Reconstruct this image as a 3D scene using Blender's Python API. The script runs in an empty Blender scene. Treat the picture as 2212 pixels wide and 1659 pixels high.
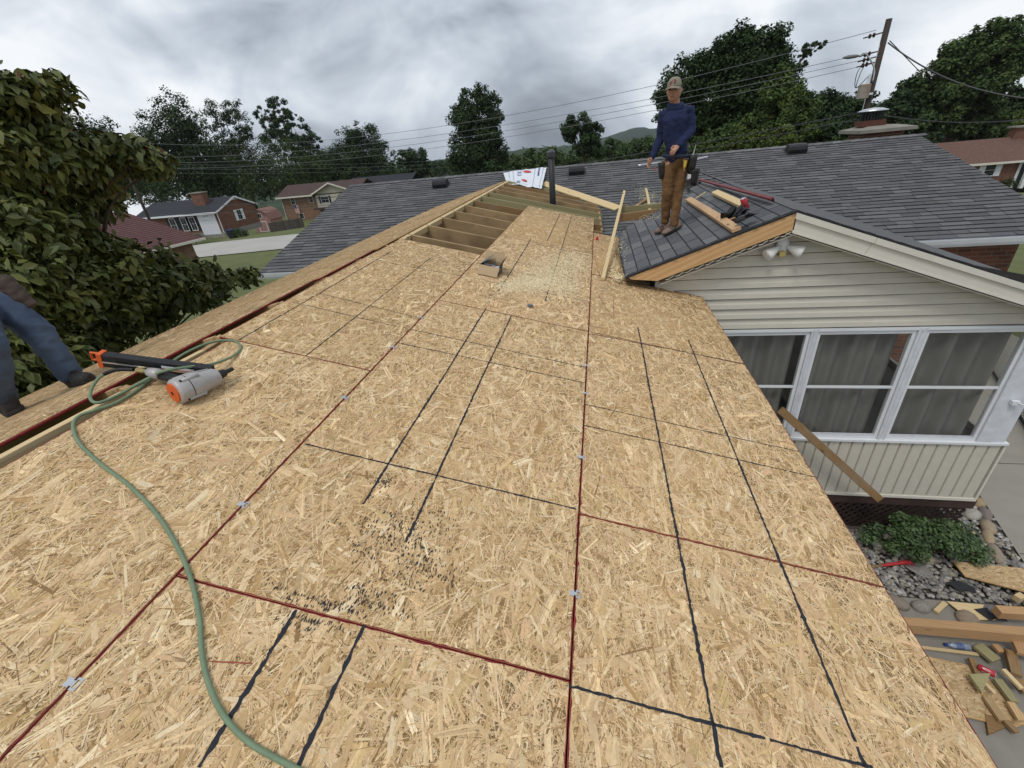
import bpy, bmesh, math, random
import numpy as np
from mathutils import Vector, Matrix, noise as mnoise
random.seed(7); RNG = np.random.default_rng(11)
S = bpy.context.scene
C = S.collection

# ------------------------------------------------------------------ camera
PIT, ROLL, YAW, FPX = 0.505446797, -0.10292318, 0.220657935, 945.475778
O = Vector((0, 0, 5.0))
def _axes():
    cy, sy = math.cos(YAW), math.sin(YAW)
    fw, rt, up = Vector((-sy, cy, 0)), Vector((cy, sy, 0)), Vector((0, 0, 1))
    f = fw*math.cos(PIT) - up*math.sin(PIT); u = up*math.cos(PIT) + fw*math.sin(PIT)
    return rt*math.cos(ROLL) + u*math.sin(ROLL), u*math.cos(ROLL) - rt*math.sin(ROLL), f
AR, AU, AF = _axes()
cam = bpy.data.cameras.new('camera'); cam.sensor_width = 36; cam.lens = 36*FPX/2212
cam.clip_start = 0.05; cam.clip_end = 4000
camo = bpy.data.objects.new('camera', cam); C.objects.link(camo)
camo.matrix_world = Matrix(((AR.x, AU.x, -AF.x, O.x), (AR.y, AU.y, -AF.y, O.y), (AR.z, AU.z, -AF.z, O.z), (0, 0, 0, 1)))
S.camera = camo

# ------------------------------------------------------------------ world, sun, exposure
SUN_EL, SUN_AZ = math.radians(62), math.radians(205)
w = bpy.data.worlds.new('World'); S.world = w; w.use_nodes = True
N = w.node_tree.nodes; Lk = w.node_tree.links; N.clear()
out = N.new('ShaderNodeOutputWorld'); bg = N.new('ShaderNodeBackground'); bg2 = N.new('ShaderNodeBackground')
sky = N.new('ShaderNodeTexSky'); sky.sky_type = 'NISHITA'; sky.sun_disc = False
sky.sun_elevation = SUN_EL; sky.sun_rotation = SUN_AZ
tc = N.new('ShaderNodeTexCoord'); sep = N.new('ShaderNodeSeparateXYZ'); Lk.new(tc.outputs['Generated'], sep.inputs[0])
def wm(op, a, b=None):
    n = N.new('ShaderNodeMath'); n.operation = op
    for i, v in enumerate((a, b)):
        if v is None: continue
        if isinstance(v, (int, float)): n.inputs[i].default_value = v
        else: Lk.new(v, n.inputs[i])
    return n.outputs[0]
def wnoise(scale, detail, off, dist=0.0, rough=.5, stretch=(1, 1, 1.7)):
    mp = N.new('ShaderNodeMapping'); mp.inputs['Location'].default_value = off; mp.inputs['Scale'].default_value = stretch; mp.inputs['Rotation'].default_value = (0, .25, .3); Lk.new(tc.outputs['Generated'], mp.inputs[0])
    n = N.new('ShaderNodeTexNoise'); n.inputs['Scale'].default_value = scale; n.inputs['Detail'].default_value = detail
    n.inputs['Distortion'].default_value = dist; n.inputs['Roughness'].default_value = rough
    Lk.new(mp.outputs[0], n.inputs['Vector']); return n.outputs['Fac']
SKO = (9.22, 2.6, 1.3)
big = wnoise(1.25, 1.5, SKO); mid = wnoise(2.4, 4.0, (1.7, 8.2, 2.0), 0.5, .5); fine = wnoise(6.0, 6.0, (5.2, 1.1, 0), 0.7, .58, (.7, 1.2, 1.5))
mixv = wm('ADD', wm('ADD', wm('MULTIPLY', big, 0.44), wm('MULTIPLY', mid, 0.40)), wm('MULTIPLY', fine, 0.15))
ramp = N.new('ShaderNodeValToRGB'); Lk.new(mixv, ramp.inputs[0])
cr = ramp.color_ramp; cr.elements[0].position = 0.385; cr.elements[0].color = (.185, .212, .25, 1)
cr.elements[1].position = 0.555; cr.elements[1].color = (.90, .93, .965, 1)
e = cr.elements.new(0.44); e.color = (.355, .40, .462, 1); e = cr.elements.new(0.495); e.color = (.585, .645, .72, 1)
Lk.new(ramp.outputs[0], bg2.inputs['Color']); bg2.inputs['Strength'].default_value = 1.08
Lk.new(sky.outputs[0], bg.inputs['Color']); bg.inputs['Strength'].default_value = 0.05
mx = N.new('ShaderNodeMixShader'); mx.inputs[0].default_value = 0.93
Lk.new(bg.outputs[0], mx.inputs[1]); Lk.new(bg2.outputs[0], mx.inputs[2]); Lk.new(mx.outputs[0], out.inputs['Surface'])
sun = bpy.data.lights.new('sun', 'SUN'); sun.energy = 1.45; sun.angle = math.radians(16); sun.color = (1.0, .965, .92)
suno = bpy.data.objects.new('sun', sun); C.objects.link(suno)
sd = Vector((math.sin(SUN_AZ)*math.cos(SUN_EL), math.cos(SUN_AZ)*math.cos(SUN_EL), math.sin(SUN_EL)))
suno.rotation_euler = sd.to_track_quat('Z', 'Y').to_euler(); suno.location = (0, 0, 30)
vs = S.view_settings; vs.view_transform = 'Standard'; vs.look = 'None'; vs.gamma = 1; vs.exposure = 0.02; vs.use_curve_mapping = False

# ------------------------------------------------------------------ helpers
def ray(px, py):
    d = AR*((px-1106)/FPX) - AU*((py-829.5)/FPX) + AF
    return d
def at(px, py, Y):                    # the point seen at picture place (px, py), Y metres ahead
    d = ray(px, py); return O + d*(Y/d.y)
def onplane(px, py, p, nrm):
    d = ray(px, py); return O + d*((Vector(p)-O).dot(nrm)/d.dot(nrm))
def onz(px, py, z): return onplane(px, py, (0, 0, z), Vector((0, 0, 1)))
def tag(o, label=None, cat=None, group=None, kind=None):
    if label: o['label'] = label
    if cat: o['category'] = cat
    if group: o['group'] = group
    if kind: o['kind'] = kind
    return o
def empty(name, loc, label=None, cat=None, group=None):
    o = bpy.data.objects.new(name, None); C.objects.link(o); o.location = loc; o.empty_display_size = .1
    return tag(o, label, cat, group)
def wmat(o):                           # world matrix of an object from its own chain, before any depsgraph update
    m = o.matrix_basis.copy()
    if o.parent: m = wmat(o.parent) @ o.matrix_parent_inverse @ m
    return m
def adopt(o, parent):
    if parent: o.parent = parent; o.matrix_parent_inverse = wmat(parent).inverted()
    return o
def link(name, me, mats=None, parent=None, mw=None):
    o = bpy.data.objects.new(name, me); C.objects.link(o)
    if mats is not None:
        for m in (mats if isinstance(mats, (list, tuple)) else [mats]): me.materials.append(m)
    if mw is not None: o.matrix_basis = mw
    return adopt(o, parent)
def npmesh(name, v, f, col=None, mi=None, smooth=False, uv=None):
    v = np.asarray(v, np.float32).reshape(-1, 3); f = np.asarray(f, np.int32); n, k = f.shape
    me = bpy.data.meshes.new(name); me.vertices.add(len(v)); me.vertices.foreach_set('co', v.ravel())
    me.loops.add(n*k); me.loops.foreach_set('vertex_index', f.ravel())
    me.polygons.add(n); me.polygons.foreach_set('loop_start', np.arange(0, n*k, k, dtype=np.int32))
    if mi is not None: me.polygons.foreach_set('material_index', np.asarray(mi, np.int32))
    if smooth: me.polygons.foreach_set('use_smooth', np.ones(n, bool))
    if col is not None:
        a = me.attributes.new('Col', 'FLOAT_COLOR', 'FACE'); c = np.ones((n, 4), np.float32); c[:, :3] = col
        a.data.foreach_set('color', c.ravel())
    me.update(calc_edges=True); me.validate(); return me
class MB:
    def __init__(s): s.v = []; s.f = []; s.m = []; s.c = []
    def add(s, vs, fs, mi=0, col=(1, 1, 1)):
        b = len(s.v); s.v += [tuple(x) for x in vs]
        for q in fs: s.f.append([b+i for i in q]); s.m.append(mi); s.c.append(col)
    def box(s, lo, hi, mi=0, M=None, col=(1, 1, 1)):
        vs = [Vector((x, y, z)) for z in (lo[2], hi[2]) for y in (lo[1], hi[1]) for x in (lo[0], hi[0])]
        if M is not None: vs = [M @ q for q in vs]
        s.add(vs, [(0, 2, 3, 1), (4, 5, 7, 6), (0, 1, 5, 4), (2, 6, 7, 3), (0, 4, 6, 2), (1, 3, 7, 5)], mi, col)
    def loft(s, rings, mi=0, cap=True, col=(1, 1, 1), close=True):
        b = len(s.v); k = len(rings[0])
        for r in rings: s.v += [tuple(x) for x in r]
        for i in range(len(rings)-1):
            for j in range(k if close else k-1):
                s.f.append([b+i*k+j, b+i*k+(j+1) % k, b+(i+1)*k+(j+1) % k, b+(i+1)*k+j]); s.m.append(mi); s.c.append(col)
        if cap:
            s.f.append([b+j for j in range(k)][::-1]); s.m.append(mi); s.c.append(col)
            s.f.append([b+(len(rings)-1)*k+j for j in range(k)]); s.m.append(mi); s.c.append(col)
    def tube(s, pts, r, k=8, mi=0, cap=True, col=(1, 1, 1), flat=1.0):
        pts = [Vector(p) for p in pts]; rs = r if isinstance(r, (list, tuple)) else [r]*len(pts); rings = []; ref = None
        for i, p in enumerate(pts):
            t = (pts[min(i+1, len(pts)-1)] - pts[max(i-1, 0)]).normalized()
            if ref is None: ref = t.orthogonal().normalized()
            ref = (ref - t*ref.dot(t)); ref = ref.normalized() if ref.length > 1e-6 else t.orthogonal().normalized()
            b = t.cross(ref); rings.append([p + (ref*math.cos(a) + b*math.sin(a)*flat)*rs[i] for a in [2*math.pi*j/k for j in range(k)]])
        s.loft(rings, mi, cap, col)
    def mesh(s, name, smooth=False):
        me = bpy.data.meshes.new(name); me.from_pydata(s.v, [], s.f); me.polygons.foreach_set('material_index', s.m)
        if any(c != (1, 1, 1) for c in s.c):
            a = me.attributes.new('Col', 'FLOAT_COLOR', 'FACE'); a.data.foreach_set('color', [x for c in s.c for x in (*c, 1)])
        if smooth: me.polygons.foreach_set('use_smooth', [True]*len(s.f))
        me.update(); return me
    def obj(s, name, mats, parent=None, smooth=False, bevel=0, mw=None):
        o = link(name, s.mesh(name, smooth), mats, parent, mw)
        if bevel:
            b = o.modifiers.new('bevel', 'BEVEL'); b.width = bevel; b.segments = 2; b.limit_method = 'ANGLE'
        return o
def spline(pts, n=8):                   # Catmull-Rom through the points
    P = [Vector(p) for p in pts]; P = [P[0]*2-P[1]] + P + [P[-1]*2-P[-2]]; o = []
    for i in range(1, len(P)-2):
        for k in range(n):
            t = k/n; a, b, c, d = P[i-1], P[i], P[i+1], P[i+2]
            o.append(.5*((2*b) + (c-a)*t + (2*a-5*b+4*c-d)*t*t + (3*b-a-3*c+d)*t**3))
    o.append(P[-2]); return o
def frame(x, up):                       # matrix with local X along x and local Z near up
    x = Vector(x).normalized(); z = Vector(up); z = (z - x*z.dot(x)).normalized(); y = z.cross(x)
    return Matrix(((x.x, y.x, z.x, 0), (x.y, y.y, z.y, 0), (x.z, y.z, z.z, 0), (0, 0, 0, 1)))
def lumber(name, p0, p1, wd, th, up, mat, parent=None, bow=0.0, bevel=.003, seg=1):
    """board from p0 to p1: wd across, th along up; p0-p1 is the centre line of its underside"""
    p0, p1 = Vector(p0), Vector(p1); L = (p1-p0).length; M = Matrix.Translation(p0) @ frame(p1-p0, up); b = MB(); rings = []
    n = max(seg, 1)
    for i in range(n+1):
        x = L*i/n; z = bow*4*(i/n)*(1-i/n)
        rings.append([(x, -wd/2, z), (x, wd/2, z), (x, wd/2, z+th), (x, -wd/2, z+th)])
    b.loft(rings); return b.obj(name, mat, parent, bevel=bevel, mw=M)

# ------------------------------------------------------------------ materials
MATS = {}
def mat(name, col, rough=.7, var=.15, scale=20, stretch=(1, 1, 1), attr=False, bump=0.0, bscale=None, metal=0.0, spec=.3, col2=None, objrand=0.0, tcoord='Object', detail=4, alpha=None):
    if name in MATS: return MATS[name]
    m = bpy.data.materials.new(name); m.use_nodes = True; t = m.node_tree; n = t.nodes; l = t.links
    p = n['Principled BSDF']; p.inputs['Roughness'].default_value = rough; p.inputs['Metallic'].default_value = metal
    p.inputs['Specular IOR Level'].default_value = spec
    tcn = n.new('ShaderNodeTexCoord'); mp = n.new('ShaderNodeMapping'); mp.inputs['Scale'].default_value = stretch
    l.new(tcn.outputs[tcoord], mp.inputs[0])
    src = mp.outputs[0]
    if objrand or True:
        oi = n.new('ShaderNodeObjectInfo'); vm = n.new('ShaderNodeVectorMath'); vm.operation = 'MULTIPLY_ADD'
        cx = n.new('ShaderNodeCombineXYZ')
        for i in range(3): l.new(oi.outputs['Random'], cx.inputs[i])
        l.new(cx.outputs[0], vm.inputs[0]); vm.inputs[1].default_value = (37, 53, 71); l.new(src, vm.inputs[2]); src = vm.outputs[0]
    nz = n.new('ShaderNodeTexNoise'); nz.inputs['Scale'].default_value = scale; nz.inputs['Detail'].default_value = detail; nz.inputs['Roughness'].default_value = .6
    l.new(src, nz.inputs['Vector'])
    rp = n.new('ShaderNodeMapRange'); rp.inputs['From Min'].default_value = .25; rp.inputs['From Max'].default_value = .75
    l.new(nz.outputs['Fac'], rp.inputs['Value'])
    mixc = n.new('ShaderNodeMix'); mixc.data_type = 'RGBA'; l.new(rp.outputs[0], mixc.inputs['Factor'])
    c = Vector(col); a = c*(1-var); b = c*(1+var) if col2 is None else Vector(col2)
    if col2 is not None: a = c
    mixc.inputs['A'].default_value = (*a, 1); mixc.inputs['B'].default_value = (*b, 1); res = mixc.outputs['Result']
    if attr:
        at_ = n.new('ShaderNodeAttribute'); at_.attribute_name = 'Col'; mu = n.new('ShaderNodeMix'); mu.data_type = 'RGBA'; mu.blend_type = 'MULTIPLY'
        mu.inputs['Factor'].default_value = 1; l.new(at_.outputs['Color'], mu.inputs['A']); l.new(res, mu.inputs['B']); res = mu.outputs['Result']
    if objrand:
        hs = n.new('ShaderNodeHueSaturation'); mr = n.new('ShaderNodeMapRange'); mr.inputs['To Min'].default_value = 1-objrand; mr.inputs['To Max'].default_value = 1+objrand
        l.new(oi.outputs['Random'], mr.inputs['Value']); l.new(mr.outputs[0], hs.inputs['Value']); l.new(res, hs.inputs['Color']); res = hs.outputs['Color']
    l.new(res, p.inputs['Base Color'])
    if bump:
        bz = n.new('ShaderNodeTexNoise'); bz.inputs['Scale'].default_value = bscale or scale*2; bz.inputs['Detail'].default_value = 3; l.new(src, bz.inputs['Vector'])
        bp = n.new('ShaderNodeBump'); bp.inputs['Strength'].default_value = bump; bp.inputs['Distance'].default_value = .01
        l.new(bz.outputs['Fac'], bp.inputs['Height']); l.new(bp.outputs[0], p.inputs['Normal'])
    MATS[name] = m; return m
def woodmat(name, light, dark, knots=(.12, .055, .02), ring=9.0, weather=None, objrand=.12):
    """sawn timber: long grain along local X, a few knots, darker streaks"""
    if name in MATS: return MATS[name]
    m = bpy.data.materials.new(name); m.use_nodes = True; t = m.node_tree; n = t.nodes; l = t.links; p = n['Principled BSDF']
    p.inputs['Roughness'].default_value = .72; p.inputs['Specular IOR Level'].default_value = .2
    tcn = n.new('ShaderNodeTexCoord'); oi = n.new('ShaderNodeObjectInfo'); cx = n.new('ShaderNodeCombineXYZ')
    for i in range(3): l.new(oi.outputs['Random'], cx.inputs[i])
    vm = n.new('ShaderNodeVectorMath'); vm.operation = 'MULTIPLY_ADD'; l.new(cx.outputs[0], vm.inputs[0]); vm.inputs[1].default_value = (31, 17, 23); l.new(tcn.outputs['Object'], vm.inputs[2])
    mp = n.new('ShaderNodeMapping'); mp.inputs['Scale'].default_value = (1.0, 11, 11); l.new(vm.outputs[0], mp.inputs[0])
    wv = n.new('ShaderNodeTexWave'); wv.wave_type = 'BANDS'; wv.bands_direction = 'DIAGONAL'; wv.inputs['Scale'].default_value = ring*.28; wv.inputs['Distortion'].default_value = 4.5
    wv.inputs['Detail'].default_value = 2; wv.inputs['Detail Scale'].default_value = .8; l.new(mp.outputs[0], wv.inputs['Vector'])
    mp2 = n.new('ShaderNodeMapping'); mp2.inputs['Scale'].default_value = (2.2, 60, 60); l.new(vm.outputs[0], mp2.inputs[0])
    nz = n.new('ShaderNodeTexNoise'); nz.inputs['Scale'].default_value = 1.5; nz.inputs['Detail'].default_value = 4; l.new(mp2.outputs[0], nz.inputs['Vector'])
    ad = n.new('ShaderNodeMath'); ad.operation = 'MULTIPLY_ADD'; l.new(wv.outputs['Fac'], ad.inputs[0]); ad.inputs[1].default_value = .45
    m2 = n.new('ShaderNodeMath'); m2.operation = 'MULTIPLY'; l.new(nz.outputs['Fac'], m2.inputs[0]); m2.inputs[1].default_value = .75; l.new(m2.outputs[0], ad.inputs[2])
    mixc = n.new('ShaderNodeMix'); mixc.data_type = 'RGBA'; mixc.inputs['A'].default_value = (*light, 1); mixc.inputs['B'].default_value = (*dark, 1); l.new(ad.outputs[0], mixc.inputs['Factor'])
    mpk = n.new('ShaderNodeMapping'); mpk.inputs['Scale'].default_value = (2.4, 7, 7); l.new(vm.outputs[0], mpk.inputs[0])
    vo = n.new('ShaderNodeTexVoronoi'); vo.inputs['Scale'].default_value = 1.0; l.new(mpk.outputs[0], vo.inputs['Vector'])
    kr = n.new('ShaderNodeMapRange'); kr.inputs['From Min'].default_value = .05; kr.inputs['From Max'].default_value = .13; kr.inputs['To Min'].default_value = .85; kr.inputs['To Max'].default_value = 0; l.new(vo.outputs['Distance'], kr.inputs['Value'])
    mk = n.new('ShaderNodeMix'); mk.data_type = 'RGBA'; l.new(kr.outputs[0], mk.inputs['Factor']); l.new(mixc.outputs['Result'], mk.inputs['A']); mk.inputs['B'].default_value = (*knots, 1); res = mk.outputs['Result']
    if weather:
        nw = n.new('ShaderNodeTexNoise'); nw.inputs['Scale'].default_value = 3.0; nw.inputs['Detail'].default_value = 5; l.new(vm.outputs[0], nw.inputs['Vector'])
        rw = n.new('ShaderNodeMapRange'); rw.inputs['From Min'].default_value = .45; rw.inputs['From Max'].default_value = .7; l.new(nw.outputs['Fac'], rw.inputs['Value'])
        mw_ = n.new('ShaderNodeMix'); mw_.data_type = 'RGBA'; l.new(rw.outputs[0], mw_.inputs['Factor']); l.new(res, mw_.inputs['A']); mw_.inputs['B'].default_value = (*weather, 1); res = mw_.outputs['Result']
    hs = n.new('ShaderNodeHueSaturation'); mr = n.new('ShaderNodeMapRange'); mr.inputs['To Min'].default_value = 1-objrand; mr.inputs['To Max'].default_value = 1+objrand
    l.new(oi.outputs['Random'], mr.inputs['Value']); l.new(mr.outputs[0], hs.inputs['Value']); l.new(res, hs.inputs['Color']); l.new(hs.outputs['Color'], p.inputs['Base Color'])
    bp = n.new('ShaderNodeBump'); bp.inputs['Strength'].default_value = .25; bp.inputs['Distance'].default_value = .004; l.new(nz.outputs['Fac'], bp.inputs['Height']); l.new(bp.outputs[0], p.inputs['Normal'])
    MATS[name] = m; return m
def glassmat(name, tint=(.93, .945, .94)):
    if name in MATS: return MATS[name]
    m = bpy.data.materials.new(name); m.use_nodes = True; t = m.node_tree; n = t.nodes; l = t.links; n.clear()
    o = n.new('ShaderNodeOutputMaterial'); tr = n.new('ShaderNodeBsdfTransparent'); tr.inputs[0].default_value = (*tint, 1)
    gl = n.new('ShaderNodeBsdfGlossy'); gl.inputs['Roughness'].default_value = .03; fr = n.new('ShaderNodeFresnel'); fr.inputs['IOR'].default_value = 1.5
    ml = n.new('ShaderNodeMath'); ml.operation = 'MULTIPLY_ADD'; ml.inputs[1].default_value = 1.15; ml.inputs[2].default_value = .015; l.new(fr.outputs[0], ml.inputs[0])
    ge = n.new('ShaderNodeNewGeometry'); iv = n.new('ShaderNodeMath'); iv.operation = 'SUBTRACT'; iv.inputs[0].default_value = 1; l.new(ge.outputs['Backfacing'], iv.inputs[1]); fm = n.new('ShaderNodeMath'); fm.operation = 'MULTIPLY'; l.new(ml.outputs[0], fm.inputs[0]); l.new(iv.outputs[0], fm.inputs[1])
    mxs = n.new('ShaderNodeMixShader'); l.new(fm.outputs[0], mxs.inputs[0]); l.new(tr.outputs[0], mxs.inputs[1]); l.new(gl.outputs[0], mxs.inputs[2]); l.new(mxs.outputs[0], o.inputs[0])
    MATS[name] = m; return m

m_osb = mat('osb_strands', (.92, .92, .92), .78, .13, 90, (1, 1, 1), attr=True, bump=.25, bscale=220, spec=.15)
m_osbcore = mat('osb_core', (.46, .30, .13), .8, .35, 60)
m_red = mat('red_edge_sealer', (.20, .014, .017), .7, .35, 60)
m_ink = mat('printed_ink', (.022, .024, .03), .8, .4, 160)
m_spf = woodmat('spruce', (.60, .43, .235), (.42, .265, .12))
m_pale = woodmat('pale_pine', (.68, .55, .33), (.52, .38, .19))
m_green = woodmat('treated_green', (.36, .325, .175), (.24, .21, .105))
m_brownw = woodmat('brown_weathered', (.36, .22, .10), (.20, .115, .05), weather=(.27, .19, .11))
m_tan = woodmat('tan_rafter', (.47, .335, .185), (.31, .205, .10), weather=(.24, .16, .085))
m_cedar = woodmat('cedar_fascia', (.64, .42, .22), (.46, .27, .12), ring=4)
m_shing = mat('asphalt_granules', (.98, .98, 1.0), .92, .30, 260, attr=True, bump=.4, bscale=500, spec=.12)
m_shingbase = mat('asphalt_base', (.030, .031, .034), .95, .3, 80)
m_siding = mat('vinyl_siding', (.55, .515, .44), .55, .05, 9, bump=.05, spec=.3)
m_white = mat('white_trim', (.68, .70, .72), .45, .06, 6)
m_whitew = mat('white_weathered', (.60, .62, .66), .6, .12, 12)
m_cream = mat('cream_trim', (.64, .61, .53), .5, .05, 5)
m_black = mat('black_plastic', (.016, .016, .018), .5, .3, 30)
m_blackm = mat('black_metal_vent', (.022, .022, .024), .55, .3, 14)
m_steel = mat('galvanised_steel', (.62, .64, .66), .35, .1, 30, metal=.9)
m_conc = mat('concrete', (.235, .218, .188), .88, .16, 3.0, bump=.15, bscale=60, detail=8)
m_road = mat('concrete_road', (.40, .385, .355), .9, .1, .35, detail=9)
m_grass = mat('lawn', (.088, .108, .036), .95, .30, .9, col2=(.135, .15, .06), bump=.6, bscale=30, detail=10)
m_brick = None
def brickmat(name, c1, c2, mortar, scale=1.0):
    if name in MATS: return MATS[name]
    m = bpy.data.materials.new(name); m.use_nodes = True; t = m.node_tree; n = t.nodes; l = t.links; p = n['Principled BSDF']; p.inputs['Roughness'].default_value = .9
    tcn = n.new('ShaderNodeTexCoord'); sp = n.new('ShaderNodeSeparateXYZ'); l.new(tcn.outputs['Object'], sp.inputs[0]); ad = n.new('ShaderNodeMath'); l.new(sp.outputs[0], ad.inputs[0]); l.new(sp.outputs[1], ad.inputs[1])
    cx = n.new('ShaderNodeCombineXYZ'); l.new(ad.outputs[0], cx.inputs[0]); l.new(sp.outputs[2], cx.inputs[1])
    br = n.new('ShaderNodeTexBrick'); br.inputs['Scale'].default_value = 1/scale; br.inputs['Brick Width'].default_value = .215; br.inputs['Row Height'].default_value = .075; br.inputs['Mortar Size'].default_value = .008
    br.inputs['Color1'].default_value = (*c1, 1); br.inputs['Color2'].default_value = (*c2, 1); br.inputs['Mortar'].default_value = (*mortar, 1); l.new(cx.outputs[0], br.inputs['Vector'])
    nz = n.new('ShaderNodeTexNoise'); nz.inputs['Scale'].default_value = 2.2; nz.inputs['Detail'].default_value = 6; l.new(tcn.outputs['Object'], nz.inputs['Vector'])
    mr = n.new('ShaderNodeMapRange'); mr.inputs['To Min'].default_value = .55; mr.inputs['To Max'].default_value = 1.45; l.new(nz.outputs['Fac'], mr.inputs['Value'])
    mu = n.new('ShaderNodeMix'); mu.data_type = 'RGBA'; mu.blend_type = 'MULTIPLY'; mu.inputs['Factor'].default_value = 1; l.new(br.outputs['Color'], mu.inputs['A']); l.new(mr.outputs[0], mu.inputs['B'])
    l.new(mu.outputs['Result'], p.inputs['Base Color']); MATS[name] = m; return m
m_brickr = brickmat('red_brick', (.19, .068, .036), (.115, .045, .028), (.16, .12, .09))
m_brickt = brickmat('tan_brick', (.24, .125, .072), (.17, .088, .052), (.2, .16, .12))
m_glass = glassmat('window_glass')
m_darkwin = mat('dark_window', (.02, .023, .027), .12, .2, 2, spec=.6)
m_leaf = mat('leaf', (1.2, 1.2, 1.15), .7, .22, 1.2, attr=True, spec=.06)
m_leafn = mat('leaf_near', (1.15, 1.15, 1.1), .48, .12, 30, attr=True, spec=.3)
m_bark = mat('bark', (.075, .055, .04), .95, .4, 6, (1, 1, .2), bump=.8, bscale=14)

# ------------------------------------------------------------------ the deck planes
A = math.atan(.25); D = 1.36
NR, SR = Vector((math.sin(A), 0, math.cos(A))), Vector((math.cos(A), 0, -math.sin(A)))
def DK(u, y, h=0.0): return O - NR*D + SR*u + Vector((0, y, 0)) + NR*h
def dk(px, py, h=0.0): return onplane(px, py, DK(0, 0, h), NR)
def uy(px, py): p = dk(px, py) - (O - NR*D); return p.dot(SR), p.y
APEX = O + Vector((-2.235, 0, -.843))
NL, SL = Vector((-math.sin(A), 0, math.cos(A))), Vector((-math.cos(A), 0, -math.sin(A)))
def LS(t, y, h=0.0): return APEX + SL*t + Vector((0, y, 0)) + NL*h
UA, UB, UC, UT = 1.503, .265, -.98, -1.854

# main house roof
MX0, MX1, MYE, MYR = -7.416, 7.49, 8.57, 13.5
MZE, MZR = 5-2.06, 5-.752
MS = (MZR-MZE)/(MYR-MYE); MA = math.atan(MS)
MN, MU = Vector((0, -math.sin(MA), math.cos(MA))), Vector((0, math.cos(MA), math.sin(MA)))
def MR(x, t, h=0.0): return Vector((x, MYE, MZE)) + MU*t + MN*h
def mr(px, py, h=0.0): return onplane(px, py, MR(0, 0, h), MN)
MLEN = math.hypot(MYR-MYE, MZR-MZE)
# porch roof
PXA, PZA, PYF, PYW = 1.827, 5-.812, 4.75, 4.95
PA = math.atan(.367)
PN, PS = Vector((-math.sin(PA), 0, math.cos(PA))), Vector((-math.cos(PA), 0, -math.sin(PA)))
def PR(t, y, h=0.0): return Vector((PXA, y, PZA)) + PS*t + PN*h
def prp(px, py, h=0.0): return onplane(px, py, PR(0, 0, h), PN)

# ================================================================== the setting: terrain, road
def terr(x, y):
    r = math.hypot(x, y)
    def ss(a, b, v): t = min(max((v-a)/(b-a), 0), 1); return t*t*(3-2*t)
    z = -2.0*ss(12, 38, r)
    z -= ss(60, 84, r)*(2.6 if x < -10 else 2.2)*(1 if x < -10 or x > 10 else .6)
    if x > 15: z -= 1.4*ss(30, 62, r)
    if r > 110: z -= .10*(r-110)
    return z
def grid(name, xs, ys, zf, m, kind='structure'):
    v = [(x, y, zf(x, y)) for y in ys for x in xs]; n = len(xs)
    f = [(j*n+i, j*n+i+1, (j+1)*n+i+1, (j+1)*n+i) for j in range(len(ys)-1) for i in range(n-1)]
    o = link(name, npmesh(name, v, f, smooth=True), m); return tag(o, kind=kind)
xs = sorted(set([-1500, -900, -500, -300, -200, -150, 150, 200, 300, 500, 900, 1500] + list(range(-120, 121, 4))))
ys = sorted(set([-400, -200, -100, 150, 200, 280, 400, 600, 900, 1300, 2000] + list(range(-60, 131, 4))))
grid('ground', xs, ys, lambda x, y: terr(x, y) - .02, m_grass)
def strip(name, path, half, zoff, m):
    v = []; f = []
    for i, (x, y) in enumerate(path):
        a = Vector(path[max(i-1, 0)]); b = Vector(path[min(i+1, len(path)-1)]); d = (b-a).normalized(); nx, ny = -d.y, d.x
        for k in range(5):
            q = (k/2-1)*half; X, Y = x+nx*q, y+ny*q; v.append((X, Y, terr(X, Y)+zoff))
        if i: f += [((i-1)*5+k, (i-1)*5+k+1, i*5+k+1, i*5+k) for k in range(4)]
    return tag(link(name, npmesh(name, v, f, smooth=True), m), kind='structure')
strip('road', [(-120+3*i, 22.5+.22*(3*i)) for i in range(38)], 4.4, .05, m_road)
strip('driveway', [(-48.2, 43+.9*i) for i in range(10)], 1.7, .045, mat('driveway_concrete', (.30, .28, .25), .9, .12, 1.2))

# hills far behind
def hill(name, x0, x1, y, prof, m, seed):
    xs = np.linspace(x0, x1, 130); v = []; rows = 10
    for j in range(rows):
        for i, x in enumerate(xs):
            t = j/(rows-1); h = (prof(x)+64)*math.sin(t*math.pi/2)
            h += (mnoise.noise(Vector((x*.09+seed, t*9, 2)))*2.4 + mnoise.noise(Vector((x*.3+seed, t*22, 5)))*1.3)*min(t*3, 1)*y/500
            v.append((x, y + t*y*.28, -70 + h))
    n = len(xs); f = [(j*n+i, j*n+i+1, (j+1)*n+i+1, (j+1)*n+i) for j in range(rows-1) for i in range(n-1)]
    return tag(link(name, npmesh(name, v, f, smooth=False), m), kind='structure')
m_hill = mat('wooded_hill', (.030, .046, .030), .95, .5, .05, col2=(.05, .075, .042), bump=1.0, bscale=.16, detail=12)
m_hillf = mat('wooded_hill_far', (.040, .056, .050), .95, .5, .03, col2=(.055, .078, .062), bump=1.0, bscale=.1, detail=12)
def px_profile(pts, y):                 # skyline heights (picture places) turned into heights at distance y
    q = [at(a, b, y) for a, b in pts]; X = [p.x for p in q]; Z = [p.z+6 for p in q]
    return lambda x: float(np.interp(x, X, Z))
hill('hill', -420, 420, 560, px_profile([(700, 380), (930, 350), (1100, 331), (1190, 322), (1320, 296), (1370, 277), (1400, 273), (1425, 278), (1560, 258), (1700, 225), (1790, 200), (1850, 208), (1920, 225), (2000, 215), (2090, 180), (2150, 172), (2212, 185)], 620), m_hillf, 1.0)
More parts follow.
